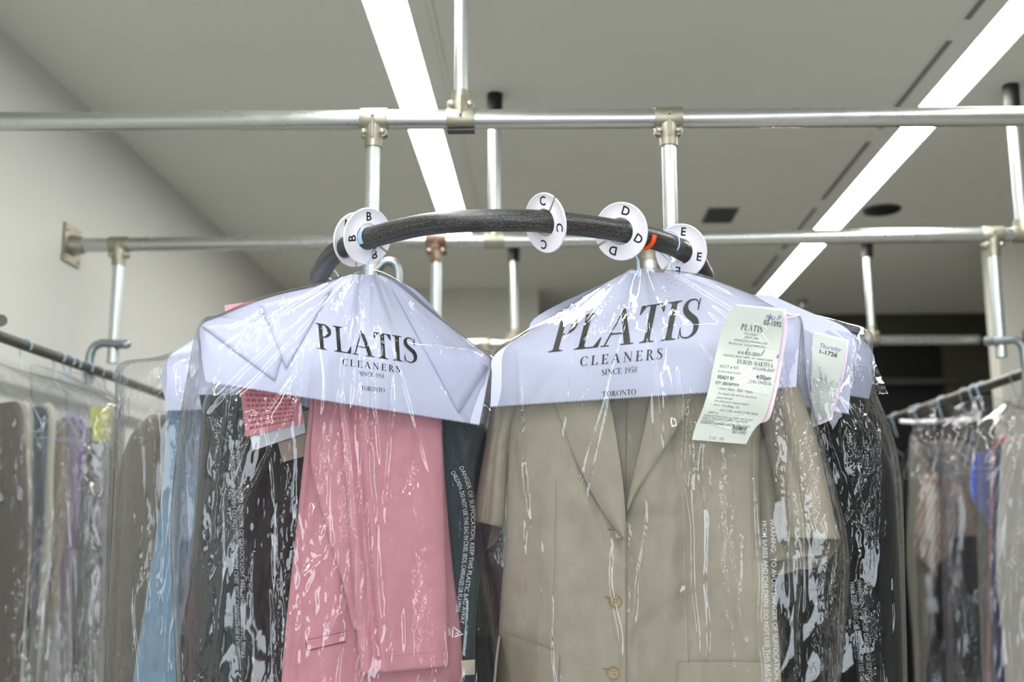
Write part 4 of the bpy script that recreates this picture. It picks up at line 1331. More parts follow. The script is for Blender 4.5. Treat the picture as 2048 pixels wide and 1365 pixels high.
# lapels: cloth sheets standing off the front
def panel(name, rows, off, m, parent, bv_, nu=30, nv=40, bulge=0.006, thick=0.0022, roll=0):
    R = resample(rows, nv); vs = []; fs = []
    for s in (0, 1):
        for j, r in enumerate(R):
            for k in range(nu + 1):
                u = k / nu
                px, py = lerp(r[0], r[2], u), lerp(r[1], r[3], u)
                Y = jc(px, py) - 0.052 - off - bulge * (1 - (2 * u - 1) ** 2) if bv_ is None else None
                q = P(px, py, Y) if Y is not None else on_surface(bv_, px, py, off + bulge * (1 - (2 * u - 1) ** 2))
                d = (q - CAM).normalized()
                vs.append(q + d * thick * s)
    w2 = nu + 1; h2 = nv + 1
    for j in range(nv):
        for k in range(nu):
            a = j * w2 + k
            fs.append((a, a + w2, a + w2 + 1, a + 1)); b_ = a + w2 * h2
            fs.append((b_, b_ + 1, b_ + w2 + 1, b_ + w2))
    rim = [k for k in range(w2)] + [j * w2 + nu for j in range(1, h2)] + [nv * w2 + k for k in range(nu - 1, -1, -1)] + [j * w2 for j in range(nv - 1, 0, -1)]
    for a, b_ in zip(rim, rim[1:] + rim[:1]): fs.append((a, b_, b_ + w2 * h2, a + w2 * h2))
    o = mesh_obj(name, vs, fs, M[m], parent)
    o.data.set_sharp_from_angle(angle=math.radians(60))
    return o


panel('lapel', [(1100, 770, 1214, 765), (1110, 808, 1220, 803), (1132, 872, 1232, 872), (1162, 945, 1243, 945), (1200, 1015, 1250, 1015), (1226, 1052, 1252, 1052), (1244, 1076, 1252, 1076)], 0.003, 'beige', jk, None, bulge=.007)
panel('lapel', [(1308, 765, 1402, 760), (1300, 800, 1388, 795), (1286, 870, 1352, 858), (1268, 945, 1310, 930), (1256, 1000, 1275, 985), (1254, 1022, 1257, 1020)], 0.002, 'beige', jk, None, bulge=.007)
# seam in the back lining seen through the neck opening
b = MB().tube([on_surface(bvb, lerp(1254, 1251, k / 10), lerp(800, 985, k / 10), 0.0008) for k in range(11)], 0.0008, 6)
b.build('lining_seam', M['beige_seam'], jk)
for pth in ([(1112, 960), (1110, 1100), (1106, 1220), (1105, 1300)], [(1370, 985), (1372, 1100), (1374, 1220), (1378, 1362)], [(1503, 880), (1506, 1000), (1510, 1120)]):
    pf = catmull(pth, 12)
    MB().tube([on_surface(bvb, x_, y_, -0.0002) for x_, y_ in pf], 0.0006, 5).build('seam', M['beige_seam'], jk)


MB().tube([on_surface(bvb, lerp(1254, 1250, k / 30), lerp(1040, 1560, k / 30), -0.0003) for k in range(31)], 0.0010, 6).build('front_edge_seam', M['beige_seam'], jk)


def button(px, py, r_px):
    q = on_surface(bvb, px, py, 0.0015)
    d = (CAM - q); d.z *= 0.3; d.normalize()
    r = dia(2 * r_px, q) / 2
    o = MB().lathe(q, d, [(0, r * .8), (.001, r), (.0026, r), (.0032, r * .93), (.003, r * .78), (.0022, r * .66), (.0021, r * .1)], 26).build('button', M['button'], jk, auto=35)
    s_ = Vector((0, 0, 1)).cross(d).normalized(); u_ = d.cross(s_)
    hb = MB()
    for (a, c_) in ((-1, -1), (-1, 1), (1, -1), (1, 1)):
        hb.lathe(q + d * .0022 + (s_ * a + u_ * c_) * r * .22, d, [(0, r * .1), (.0003, r * .1)], 8)
    hb.build('button_holes', M['button_hole'], o)


for (bx_, by_, br_) in ((1238, 1068, 11), (1231, 1203, 12.5), (1227, 1346, 12.5)):
    button(bx_, by_, br_)
    MB().tube([on_surface(bvb, bx_ - 22 + k * 3, by_ - 9 + k * .6, 0.0006) for k in range(5)], 0.0011, 6).build('buttonhole', M['beige_seam'], jk)
panel('pocket_flap', [(998, 1262, 1119, 1306), (992, 1310, 1117, 1340), (986, 1375, 1114, 1390), (984, 1420, 1112, 1430)], 0.005, 'beige', jk, bvb, 24, 20, bulge=.003)
panel('pocket_flap', [(1354, 1325, 1560, 1325), (1354, 1370, 1562, 1368), (1354, 1420, 1564, 1418)], 0.005, 'beige', jk, bvb, 30, 16, bulge=.003)


# sleeves: open tubes hanging from the shoulder
def sleeve(rows, Yc, T, seed, lower):
    """rows run to the cuff; the far side of the cuff hangs lower so that the opening shows"""
    nu, nv = 44, 50
    R = resample(rows, nv); vs = []; fs = []; n = 2 * nu
    for lay in (0, 1):
        for j, r in enumerate(R):
            t = j / nv
            for k in range(n):
                fr_ = k <= nu
                u = (1 - math.cos(PI * (k if fr_ else n - k) / nu)) / 2
                px = lerp(r[0], r[2], u); py = lerp(r[1], r[3], u)
                prof = math.sqrt(max(0, 1 - (2 * u - 1) ** 2))
                py += (0 if fr_ else lower(u) * prof) * sstep(.3, 1, t)
                px += (0 if fr_ else -14 * prof) * sstep(.3, 1, t)
                Tt = T * (1 - 0.05 * lay) - .0015 * lay
                Y = Yc(px, py) + (-Tt if fr_ else Tt) * prof + 0.004 * nz(px * .02, py * .004, seed) * prof
                Y += 0.010 * gauss(u - (0.35 + .1 * t), .07) * (1 if fr_ else 0) * t
                vs.append(P(px, py, Y))
    off = n * (nv + 1)
    for lay in (0, 1):
        for j in range(nv):
            for k in range(n):
                k2 = (k + 1) % n; a = lay * off
                q = (a + j * n + k, a + (j + 1) * n + k, a + (j + 1) * n + k2, a + j * n + k2)
                fs.append(q if lay == 0 else q[::-1])
    for k in range(n):
        k2 = (k + 1) % n
        fs.append((nv * n + k, off + nv * n + k, off + nv * n + k2, nv * n + k2))
    return mesh_obj('sleeve', vs, fs, M['beige'], jk)


sleeve([(1490, 735, 1585, 745), (1505, 790, 1602, 790), (1530, 880, 1630, 870), (1550, 980, 1655, 970), (1558, 1040, 1670, 1040), (1560, 1076, 1681, 1080)], lambda px, py: YRf(px) + 0.052, 0.052, 2.2, lambda u: 62)
sleeve([(1475, 740, 1560, 735), (1504, 800, 1575, 790), (1506, 900, 1582, 890), (1510, 1000, 1598, 990), (1518, 1080, 1612, 1075), (1521, 1128, 1632, 1112)], lambda px, py: YRf(px) + 0.075, 0.022, 3.2, lambda u: 30)
sleeve([(1000, 745, 1100, 735), (985, 800, 1050, 795), (972, 880, 1022, 880), (958, 960, 1014, 960), (948, 1020, 1010, 1030), (945, 1042, 1004, 1056)], lambda px, py: YRf(px) + 0.050, 0.040, 4.2, lambda u: 52)

cape_rY = lambda px, py: YRf(px) + 0.040 - 0.072 * sstep(530, 800, py) ** 0.75 + 0.012 * abs((px - 1300) / 300) ** 2 + 0.0025 * nz(px * .010, py * .010, 7)
capR, capRf = cape('paper_shoulder_cover',
    [(1262, 541, 1392, 551), (1218, 563, 1432, 563), (1170, 594, 1478, 580), (1112, 632, 1530, 601), (1050, 668, 1580, 628), (988, 712, 1600, 642), (984, 750, 1598, 690), (982, 785, 1595, 735), (981, 816, 1592, 776)], cape_rY,
    [(1265, 541, 1388, 551), (1190, 575, 1450, 570), (1066, 640, 1540, 606), (1064, 700, 1602, 645), (1040, 760, 1600, 700), (1030, 800, 1594, 770)], lambda px, py: YRf(px) + 0.043 + 0.07 * sstep(530, 640, py),
    'white paper shoulder cover with the largest black serif print over the beige blazer')
bvc = bvh_of(capRf)
z2 = zoomer(940, 520, 620 / 2048)
items = [serif_quad('PLATIS', [(574, 388), (1548, 246), (512, 612), (1502, 512)], z2),
         serif_quad('CLEANERS', [(728, 642), (1276, 583), (722, 703), (1270, 655)], z2, .22),
         serif_quad('SINCE 1958', [(869, 726), (1106, 703), (868, 764), (1104, 743)], z2, .02),
         serif_quad('TORONTO', [(873, 871), (1098, 853), (873, 906), (1098, 891)], z2, .02)]
for it in items: print_px('printed_line', [it], pl_(bvc, .0008), M['ink'], capR)
hc, ht = rail_frame(1272)
hanger('wire_hanger', hc, ht, P(1278, 546, hc.y - .004), (P(1015, 745, YRf(1015) + .06), P(1575, 680, YRf(1575) + .06)), 'pale blue twisted wire hanger hooked on the rail at the D disc', strands=2)
bagR = film_bag('garment_bag', [(1262, 536, 1300, 536), (1240, 548, 1400, 548), (1200, 570, 1440, 562), (1150, 604, 1490, 582), (1098, 634, 1535, 604), (1040, 668, 1582, 628), (984, 712, 1606, 645), (968, 820, 1620, 780), (950, 930, 1652, 900), (938, 1040, 1690, 1040), (958, 1160, 1700, 1150), (978, 1280, 1690, 1280), (985, 1400, 1680, 1400), (990, 1580, 1670, 1580), (1000, 1650, 1660, 1650)],
    lambda px, py: YRf(px) + 0.055, lambda t: lerp(0.014, 0.098, sstep(0, .25, t)), 'clear plastic garment bag over the beige blazer', seed=5.7, peak=(1285, 540), p=3.6, nu=260, nv=260, vert=0.7, crum=.3, rad=.55, bands=[(1100, 930, 1075, 1010, 16), (1140, 1200, 1150, 1280, 12), (1440, 900, 1500, 1420, 8), (1425, 880, 1470, 1380, 7), (1170, 760, 1160, 830, 9), (1620, 800, 1640, 1080, 14), (1655, 1150, 1680, 1300, 26), (1060, 1060, 1090, 1130, 12), (1252, 830, 1256, 1240, 5)])

# ------------------------------------------------------------------ long receipt stapled on the blazer bag
RC = [(1468, 611, 1566, 622), (1447, 648, 1564, 665), (1436, 690, 1558, 705), (1426, 735, 1551, 750), (1417, 780, 1542, 795), (1404, 822, 1528, 836), (1392, 850, 1508, 860), (1384, 880, 1492, 889)]
RCf = resample(RC, 80)
rcY = lambda px, py: YRf(px) - 0.066 + 0.006 * math.sin((py - 640) / 34.0) * (1 - 0.3 * sstep(800, 880, py)) + 0.0025 * nz(px * .03, py * .02, 9)


def rc_px(u, v):
    k = min(79, max(0, int(v * 80))); f_ = v * 80 - k
    r = tuple(lerp(RCf[k][c_], RCf[k + 1][c_], f_) for c_ in range(4))
    return lerp(r[0], r[2], u), lerp(r[1], r[3], u)


rc = thing('receipt', P(1510, 612, rcY(1510, 612)), 'long pale green curling customer receipt stapled over the blazer cover', 'receipt', 'cleaning receipts')
sheet('front_copy', RC, rcY, 40, 90, M['receipt'], rc, thick=.0004)
sheet('pink_copy', [(1474, 609, 1572, 618), (1460, 650, 1574, 660), (1450, 700, 1566, 715), (1440, 760, 1556, 772), (1428, 820, 1540, 835), (1440, 850, 1520, 848), (1450, 862, 1505, 861)], lambda px, py: rcY(px, py) + 0.006 + .002 * math.sin(py / 22), 30, 60, M['pale_pink_slip'], rc, thick=.0004)


def rc_place(u, v, off=.0007):
    px, py = rc_px(u, v)
    d = ray(px, py)
    return P(px, py, rcY(px, py)) - d.normalized() * off


def rc_text(lines, m, name='printed_text'):
    vs, fs = [], []
    for (txt, u0, v0, h_, kind, wmax) in lines:
        if kind == 'serif': polys, w_ = serif_polys(txt, .04)
        else: polys, w_ = sans_polys(txt, 0.012 if kind == 'bold' else 0.0, 0.3 if kind == 'hand' else 0)
        hv = h_ / 272.0; hu = h_ / 122.0
        sc = min(1.0, wmax / (w_ * hu))
        for p_ in polys:
            n0 = len(vs)
            for (x, y) in p_: vs.append(rc_place(u0 + x * hu * sc, v0 - y * hv))
            fs.append(tuple(range(n0, n0 + len(p_))))
    return mesh_obj(name, vs, fs, M[m], rc, smooth=False)


rc_text([('PLATIS', .30, .175, 12, 'serif', .45)], 'ink_dark')
rc_text([('DUBOIS MARTINA', .36, .415, 8.5, 'serif', .58)], 'ink_dark')
rc_text([('416 422-2850', .34, .345, 6.5, 'sans', .36), ('READY BY', .10, .535, 7, 'bold', .27), ('4:00pm', .70, .505, 9, 'bold', .24), ('QTY  DESCRIPTION', .08, .575, 5.5, 'bold', .38), ('03-1592', .66, .115, 10, 'bold', .32), ('03-1592', .66, .928, 6.5, 'sans', .28)], 'ink_dark')
rc_text([('CLEANERS', .38, .205, 5, 'serif', .3), ('SINCE 1958', .40, .228, 4, 'sans', .24), ('www.platiscleaners.com', .24, .255, 5, 'sans', .55), ('50a Park Rd. Toronto M4W 2N4', .16, .283, 4, 'sans', .65),
         ('MON-FRI 7:30AM-7:00PM  SAT. 9:00AM-5:00PM', .12, .372, 4, 'sans', .8), ('ACCT # 425', .10, .455, 6, 'sans', .3), ('(416)696-0647', .62, .445, 6.5, 'sans', .36), ('BY 26/27/26 04:19:32PM', .09, .49, 4, 'sans', .36), ('THU 09/03/26', .60, .54, 6.5, 'sans', .36),
         ('1  Jacket / Blazer - Beige - Regent', .12, .61, 4.5, 'sans', .58), ('Dry cleaned collar and front, both sleeves', .16, .645, 4.2, 'sans', .62), ('please pinned', .16, .675, 4.2, 'sans', .25), ('Also please press sleeves properly', .14, .70, 4.2, 'sans', .55), ('1  Dress - Navy/Beige - LB', .10, .73, 4.2, 'sans', .45), ('Pants - CUFF - PLEASE CENTER CREASE', .28, .765, 4.5, 'sans', .6),
         ('DEPT #', .10, .79, 4.5, 'sans', .2), ('PLEASE NOTE THAT WHILE WE STRIVE FOR THE BEST', .06, .815, 4, 'sans', .8), ('RESULTS, THE CLEANERS CANNOT GUARANTEE', .06, .835, 4, 'sans', .74), ('GARMENTS', .06, .855, 4, 'sans', .2), ('OR ARE NOT RESPONSIBLE FOR ITEMS AFTER 30 DAYS', .06, .872, 4, 'bold', .84), ('THANK YOU', .30, .985, 6, 'serif', .32)], 'ink_grey')
rc_text([('THU', .66, .075, 9, 'hand', .2), ('Jr', .90, .06, 9, 'hand', .1), ('a', .96, .34, 9, 'hand', .06)], 'ink_blue', 'handwriting')
# barcode
vs, fs = [], []
u_ = .63
while u_ < .86:
    w_ = random.choice((.006, .009, .014))
    n0 = len(vs)
    for (uu, vv) in ((u_, .872), (u_ + w_, .872), (u_ + w_, .902), (u_, .902)): vs.append(rc_place(uu, vv))
    fs.append((n0, n0 + 1, n0 + 2, n0 + 3)); u_ += w_ + random.choice((.006, .008, .012))
mesh_obj('barcode', vs, fs, M['ink_dark'], rc, smooth=False)


# pale hanger emblems printed on the receipt
def emblem(u0, v0, s):
    b = MB()
    for (du, dv) in ((0, 0), (.14, .012)):
        tri_ = [(0, 0), (-.26 + .0, .085), (.24, .105), (0, 0)]
        hk = [(0, 0), (.005, -.018), (.06, -.03), (.055, -.052), (0, -.058), (-.045, -.045)]
        for path in (tri_, hk):
            ff = path if path is tri_ else catmull(path, 4)
            pts = []
            for a_, c_ in zip(ff, ff[1:]):
                for k in range(4): pts.append(rc_place(u0 + du + lerp(a_[0], c_[0], k / 4) * s, v0 + dv + lerp(a_[1], c_[1], k / 4) * s, .0003))
            pts.append(rc_place(u0 + du + ff[-1][0] * s, v0 + dv + ff[-1][1] * s, .0003))
            b.tube(pts, .0004, 5)
    b.build('hanger_emblem', M['print_white'], rc)


emblem(.56, .49, 1.0); emblem(.50, .80, .9); emblem(.54, .17, .9)
b = MB()
for (u0_, v0_, u1_, v1_) in ((.76, .03, .74, .10), (.50, .295, .46, .34), (.76, .295, .72, .34)):
    b.tube([rc_place(lerp(u0_, u1_, k / 4), lerp(v0_, v1_, k / 4), .0008) for k in range(5)], .0004, 5)
b.build('staple', M['slot'], rc)

# ================================================================== behind, on the left leg of the rail
YS = lambda a, k=0.0, c_=640: (lambda px, py: a + k * (px - c_))
# dark teal suit reaching out to the right of the pink trousers
garment('suit_jacket', [(560, 760, 800, 760), (440, 800, 930, 830), (405, 830, 985, 870), (395, 950, 1000, 960), (385, 1100, 1008, 1100), (365, 1250, 1012, 1250), (352, 1365, 1015, 1365), (350, 1560, 1018, 1560)], YS(1.90, .00015), .05, 'teal', 'dark teal suit hanging behind the pink trousers', 'suit jacket', 2.2, 90, 80, amp=.03, kx=.010)
garment('dress', [(860, 830, 940, 840), (866, 860, 985, 880), (872, 960, 998, 960), (880, 1050, 985, 1060), (885, 1150, 960, 1150), (890, 1300, 950, 1300), (890, 1450, 955, 1450)], YS(1.80, .0001, 900), .022, 'slate', 'slate blue grey dress strip just right of the pink trousers', 'dress', 8.1, 40, 60)
garment('jacket', [(520, 800, 640, 800), (488, 830, 680, 840), (478, 900, 700, 900), (474, 1010, 715, 1010), (478, 1150, 730, 1150), (482, 1300, 740, 1300), (485, 1500, 745, 1500)], YS(1.815, .0001), .045, 'charcoal', 'charcoal brown jacket between the teal suit and the pink trousers', 'jacket', 5.2, 70, 70, amp=.018)
# navy trouser strip
garment('trousers', [(398, 790, 470, 790), (404, 822, 480, 826), (420, 900, 484, 900), (400, 1050, 488, 1050), (378, 1200, 486, 1200), (358, 1365, 480, 1365), (352, 1520, 480, 1520)], YS(1.85), .02, 'teal', 'very dark navy trousers left of the charcoal jacket', 'trousers', 7.7, 40, 60, amp=.014)
# light blue shirt with its own cover and bag
garment('shirt', [(360, 800, 560, 800), (334, 824, 600, 824), (330, 900, 610, 900), (322, 1000, 620, 1000), (300, 1150, 620, 1150), (280, 1270, 620, 1270), (266, 1365, 620, 1365), (255, 1520, 620, 1520)], YS(1.955, .0002, 450), .035, 'lightblue', 'light blue shirt behind the dark trousers on the left', 'shirt', 9.3, 60, 70, amp=.016)
cp2, cp2f = cape('paper_shoulder_cover', [(560, 590, 640, 590), (470, 640, 700, 640), (400, 680, 720, 690), (340, 712, 730, 730), (334, 760, 730, 780), (330, 824, 730, 812)], lambda px, py: 1.925 + .0002 * (px - 450) - .03 * sstep(600, 820, py), [(560, 592, 640, 592), (340, 714, 730, 732), (336, 822, 730, 815)], lambda px, py: 2.02 + .0002 * (px - 450), 'plain dim paper shoulder cover above the light blue shirt', nu=160)
garment('coat', [(300, 830, 420, 830), (262, 870, 440, 870), (236, 950, 450, 950), (226, 1060, 450, 1060), (216, 1200, 450, 1200), (205, 1365, 450, 1365), (200, 1540, 450, 1540)], YS(2.12, .0002, 300), .04, 'greybeige', 'grey beige coat at the far left of the black rail, under milky film', 'coat', 11.4, 50, 60, amp=.02)
film_bag('garment_bag', [(560, 590, 640, 590), (430, 672, 660, 660), (320, 712, 665, 690), (238, 728, 668, 720), (230, 790, 670, 790), (228, 900, 670, 900), (222, 1050, 672, 1050), (215, 1200, 675, 1200), (208, 1365, 680, 1365), (205, 1560, 685, 1560)], YS(1.955, .0002, 450), lambda t: lerp(.012, .085, sstep(0, .3, t)), 'milky clear bag over the light blue shirt with a square left shoulder', 'film_far', 120, 150, 8.8, (600, 590), vert=1.2)
film_bag('garment_bag', [(600, 640, 700, 640), (470, 720, 900, 740), (410, 790, 985, 820), (400, 900, 1000, 900), (385, 1050, 1012, 1050), (368, 1200, 1018, 1200), (352, 1365, 1022, 1365), (350, 1570, 1025, 1570)], YS(1.865, .00012), lambda t: lerp(.012, .082, sstep(0, .25, t)), 'crumpled clear bag over the dark teal suit and charcoal jacket', 'film', 150, 150, 12.8, (650, 640), crum=.5, vert=.55, amp=.55, bands=[(480, 850, 505, 930, 24), (960, 1080, 975, 1250, 18), (985, 1050, 990, 1400, 10)])
for (rx, lab, sh) in ((648, 'pale blue wire hanger hooked at the far left bend of the black rail', (P(350, 722, 1.93), P(720, 738, 2.0))), (641, 'pale blue wire hanger just behind the one at the left bend', (P(420, 800, 1.86), P(980, 830, 1.92)))):
    hc, ht = rail_frame(rx)
    hc = Vector(hc) + (Vector((0, .05, 0)) if rx == 641 else Vector((0, 0, 0)))
    hanger('wire_hanger', hc, ht, hc - Vector((0, 0, .07)) + Vector((-.01, 0, 0)), sh, lab, strands=2, flip=-1, r=RR + .006)

# ================================================================== behind the blazer, on the right leg
garment('suit_jacket', [(1520, 790, 1690, 800), (1500, 830, 1738, 835), (1500, 930, 1782, 930), (1500, 1050, 1796, 1050), (1505, 1200, 1803, 1200), (1510, 1365, 1808, 1365), (1515, 1560, 1812, 1560)], YS(1.80, -.00022, 1650), .05, 'black', 'black suit behind the beige blazer, under a crumpled bag', 'suit jacket', 13.2, 80, 80, amp=.022)
cp3, cp3f = cape('paper_shoulder_cover', [(1440, 590, 1540, 590), (1500, 620, 1620, 625), (1520, 650, 1690, 655), (1520, 690, 1712, 690), (1520, 740, 1704, 750), (1520, 800, 1697, 830)], lambda px, py: 1.765 - .00022 * (px - 1650) - .022 * sstep(600, 800, py), [(1440, 592, 1540, 592), (1500, 640, 1735, 690), (1500, 760, 1738, 800)], lambda px, py: 1.84 - .00022 * (px - 1650), 'plain paper shoulder cover with a ticket over the black suit', nu=160)
tkY = lambda px, py: 1.722 - .00022 * (px - 1650) + .002 * math.sin(py / 20)
tk = thing('receipt', P(1665, 675, tkY(1665, 675)), 'pale ticket numbered 1-1726 with blue handwriting on the black suit cover', 'receipt', 'cleaning receipts')
sheet('front_copy', [(1626, 667, 1692, 682), (1624, 720, 1686, 728), (1622, 790, 1674, 780), (1622, 850, 1660, 830)], tkY, 20, 40, M['receipt'], tk, thick=.0004)
sheet('pink_copy', [(1630, 664, 1698, 680), (1628, 720, 1692, 730), (1625, 790, 1680, 785), (1624, 856, 1664, 840)], lambda px, py: tkY(px, py) + .006, 16, 30, M['pale_pink_slip'], tk, thick=.0004)
pk = lambda px, py: P(px, py, tkY(px, py) - .0009)
z6 = zoomer(1580, 600, 220 / 1155)


def sans_quad(s, q, z, bold=0.0, shear=0.0):
    polys, w_ = sans_polys(s, bold, shear)
    TL, TR, BL, BR = [z(*p_) for p_ in q]
    return polys, quad_map(TL, TR, BL, BR, w_)


print_px('printed_number', [sans_quad('1-1726', [(304, 516), (500, 558), (296, 556), (494, 604)], z6, .012)], pk, M['ink'], tk)
print_px('handwriting', [sans_quad('Thursday', [(310, 448), (545, 500), (300, 500), (535, 545)], z6, -.012, .3)], pk, M['ink_blue'], tk)
print_px('printed_text', [sans_quad('1-1726', [(320, 700), (340, 850), (300, 700), (320, 850)], z6), sans_quad('THU', [(380, 780), (386, 860), (366, 780), (372, 860)], z6)], pk, M['ink_grey'], tk)
bagK = film_bag('garment_bag', [(1500, 606, 1600, 622), (1500, 640, 1690, 645), (1500, 665, 1742, 664), (1505, 720, 1746, 715), (1510, 790, 1752, 780), (1515, 860, 1780, 850), (1520, 930, 1800, 930), (1525, 1050, 1808, 1050), (1530, 1200, 1812, 1200), (1535, 1365, 1816, 1365), (1540, 1580, 1820, 1580)], YS(1.80, -.00022, 1650), lambda t: lerp(.02, .088, sstep(0, .25, t)), 'crumpled clear bag over the black suit and ticket 1-1726', 'film_black', 150, 210, 21.3, (1560, 620), crum=1.2, bands=[(1740, 880, 1760, 1110, 40), (1700, 840, 1720, 960, 26), (1640, 1150, 1670, 1300, 24), (1720, 1150, 1760, 1300, 30), (1700, 700, 1740, 800, 30)])
# loose corner of film
o = sheet('film_flap', [(1742, 722, 1750, 724), (1744, 745, 1762, 752), (1748, 790, 1776, 788)], lambda px, py: 1.77 + .01 * nz(px * .05, py * .05, 3), 16, 20, M['film_black'], bagK)
hc, ht = rail_frame(1404)
hanger('wire_hanger', hc + Vector((0, .01, 0)), ht, hc - Vector((0, 0, .075)), (P(1520, 700, 1.85), P(1735, 735, 1.78)), 'pale wire hanger hooked just behind the E disc', strands=1)
hc, ht = rail_frame(1337)
hanger('wire_hanger', hc, ht, P(1347, 546, hc.y - .004), (P(1180, 640, 1.74), P(1500, 620, 1.70)), 'pale blue twisted wire hanger on the rail between the D and E discs', strands=1, r=RR + .004)

# ------------------------------------------------------------------ warning print on the bags
W1 = 'WARNING:  TO AVOID DANGER OF SUFFOCATION, KEEP THIS PLASTIC BAG AWAY'
W2 = 'FROM BABIES AND CHILDREN. DO NOT USE THIS BAG IN CRIBS, BEDS, CARRIAGES OR PLAYPENS.'


def bag_print(bag, cols, m='film_print', name='warning_print', mirror=False, extra=None):
    """cols: list of (text, path of px points along the reading direction, letter height px)"""
    bv_ = bvh_of(bag); vs, fs = [], []
    for txt, path, h_ in cols:
        fine = catmull(path, 16); acc = [0.0]
        for a, b_ in zip(fine, fine[1:]): acc.append(acc[-1] + math.hypot(a[0] - b_[0], a[1] - b_[1]))
        polys, w_ = sans_polys(txt, .004)
        sc = acc[-1] / w_
        for p_ in polys:
            n0 = len(vs)
            for (x, y) in p_:
                d = max(0.0, min(acc[-1] - 1e-4, x * sc)); k = 0
                while acc[k + 1] < d: k += 1
                f_ = (d - acc[k]) / (acc[k + 1] - acc[k] + 1e-9)
                cx, cy = lerp(fine[k][0], fine[k + 1][0], f_), lerp(fine[k][1], fine[k + 1][1], f_)
                tx, ty = fine[k + 1][0] - fine[k][0], fine[k + 1][1] - fine[k][1]; l = math.hypot(tx, ty)
                nx, ny = ty / l, -tx / l
                if mirror: nx, ny = -nx, -ny
                vs.append(on_surface(bv_, cx + nx * y * h_, cy + ny * y * h_, .0008, 1.6))
            fs.append(tuple(range(n0, n0 + len(p_))))
    return mesh_obj(name, vs, fs, M[m], bag, smooth=False)


bag_print(bagR, [(W1, [(1540, 1038), (1543, 1120), (1545, 1250), (1552, 1400), (1560, 1560)], 10), (W2, [(1523, 1042), (1526, 1120), (1528, 1250), (1534, 1400), (1542, 1600)], 10)])
bag_print(bagL, [('CHILDREN. DO NOT USE THIS BAG IN CRIBS, BEDS, CARRIAGES OR PLAYPENS.', [(901, 945), (918, 980), (928, 1040), (926, 1110), (917, 1180), (911, 1226)], 9), ('DANGER OF SUFFOCATION, KEEP THIS PLASTIC BAG AWAY', [(918, 935), (934, 975), (942, 1040), (938, 1120), (928, 1190), (920, 1248)], 9)], name='warning_print')
bag_print(bagL, [(W1, [(478, 888), (484, 960), (488, 1080), (490, 1200), (491, 1318)], 9), (W2, [(466, 880), (471, 960), (475, 1080), (478, 1200), (481, 1320)], 9)], m='print_pale', mirror=True)
bag_print(bagK, [(W1, [(1712, 1160), (1722, 1220), (1730, 1300), (1736, 1365), (1750, 1540)], 10), (W2, [(1698, 1165), (1706, 1220), (1714, 1300), (1720, 1365), (1734, 1560)], 10)], m='print_pale')
# recycling mark
bv_ = bvh_of(bagL)
b = MB()
cx, cy = 915, 1266
tri_ = [(cx - 9, cy - 11), (cx + 11, cy + 3), (cx - 10, cy + 10)]
for i in range(3):
    a, c_ = tri_[i], tri_[(i + 1) % 3]
    b.tube([on_surface(bv_, lerp(a[0], c_[0], k / 5), lerp(a[1], c_[1], k / 5), .001) for k in range(0, 5)], .0009, 6)
b.build('recycling_mark', M['film_print'], bagL)
bag_print(bagL, [('LDPE', [(896, 1256), (896, 1272)], 6)], name='recycling_text')
bag_print(bagL, [('4', [(911, 1264), (911, 1270)], 8)], name='recycling_text')

# ================================================================== left rack
def rack_hook(y, x, rr_, label, spread, zsh, mat_='wire', name='wire_hanger', group='hangers on the side racks', drop=.11):
    c_ = Vector((x, y, ZR))
    return hanger(name, c_, Vector((0, 1, 0)), c_ - Vector((0, 0, drop)), (Vector((x - spread[0], y, zsh)), Vector((x + spread[1], y, zsh))), label, group, 1, rr_ + .003, .0018, mat_, twist=False)


lr = dia(22, Vector((xl_, 2.5, ZR))) / 2
LR = [  # hook px, garment mat, right edge px (top, mid, bottom), top y, label, category
    (20, 'brown', (46, 60, 40), 812, 'brown grey jacket at the extreme left edge', 'jacket'),
    (92, 'cream', (66, 62, 46), 812, 'cream shirt strip left of the dark knit strip', 'shirt'),
    (113, 'navy_dot', (97, 86, 52), 822, 'textured navy knit strip near the left edge', 'knitwear'),
    (127, 'cream', (112, 104, 76), 815, 'cream trousers strip right of the navy knit', 'trousers'),
    (153, 'tan', (134, 128, 92), 850, 'tan shirt strip beside the lilac one', 'shirt'),
    (177, 'lilac', (170, 150, 130), 840, 'lilac shirt strip on the left rack', 'shirt'),
    (198, 'grey', (220, 214, 205), 870, 'mid grey coat at the right end of the left rack', 'coat'),
    (225, 'charcoal', (232, 228, 226), 860, 'charcoal garment farthest back on the left rack', 'jacket'),
]
ords = ['first', 'second', 'third', 'fourth', 'fifth', 'sixth', 'seventh', 'eighth']
for i, (hx, mm, ed, ty, lab, cat) in enumerate(LR):
    y = xl_ * FPX / (hx - 1107)
    xw = XL + 0.015
    lx = lambda px, yy=y: max(px, 1107 + FPX * xw / yy)
    w0 = 1107 + FPX * (xw) / y + 6
    garment(cat.split()[0] if cat != 'knitwear' else 'knit_top', [(max(w0, ed[0] - 60), ty - 4, ed[0] - 14, ty - 10), (max(w0, ed[0] - 110), ty + 30, ed[0], ty + 12), (w0, ty + 120, lerp(ed[0], ed[1], .5), ty + 120), (w0, 1080, ed[1], 1080), (w0, 1250, lerp(ed[1], ed[2], .6), 1250), (w0, 1365, ed[2], 1365), (w0, 1480, ed[2] - 6, 1480)], YS(y), .022, mm, lab, cat, 20 + i * 1.3, 36, 50, 'garments on the left rack', amp=.012)
    rack_hook(y, xl_, lr, '%s hook from the left edge on the left wall rail' % ords[i], (.05, .06), ZR - .20)
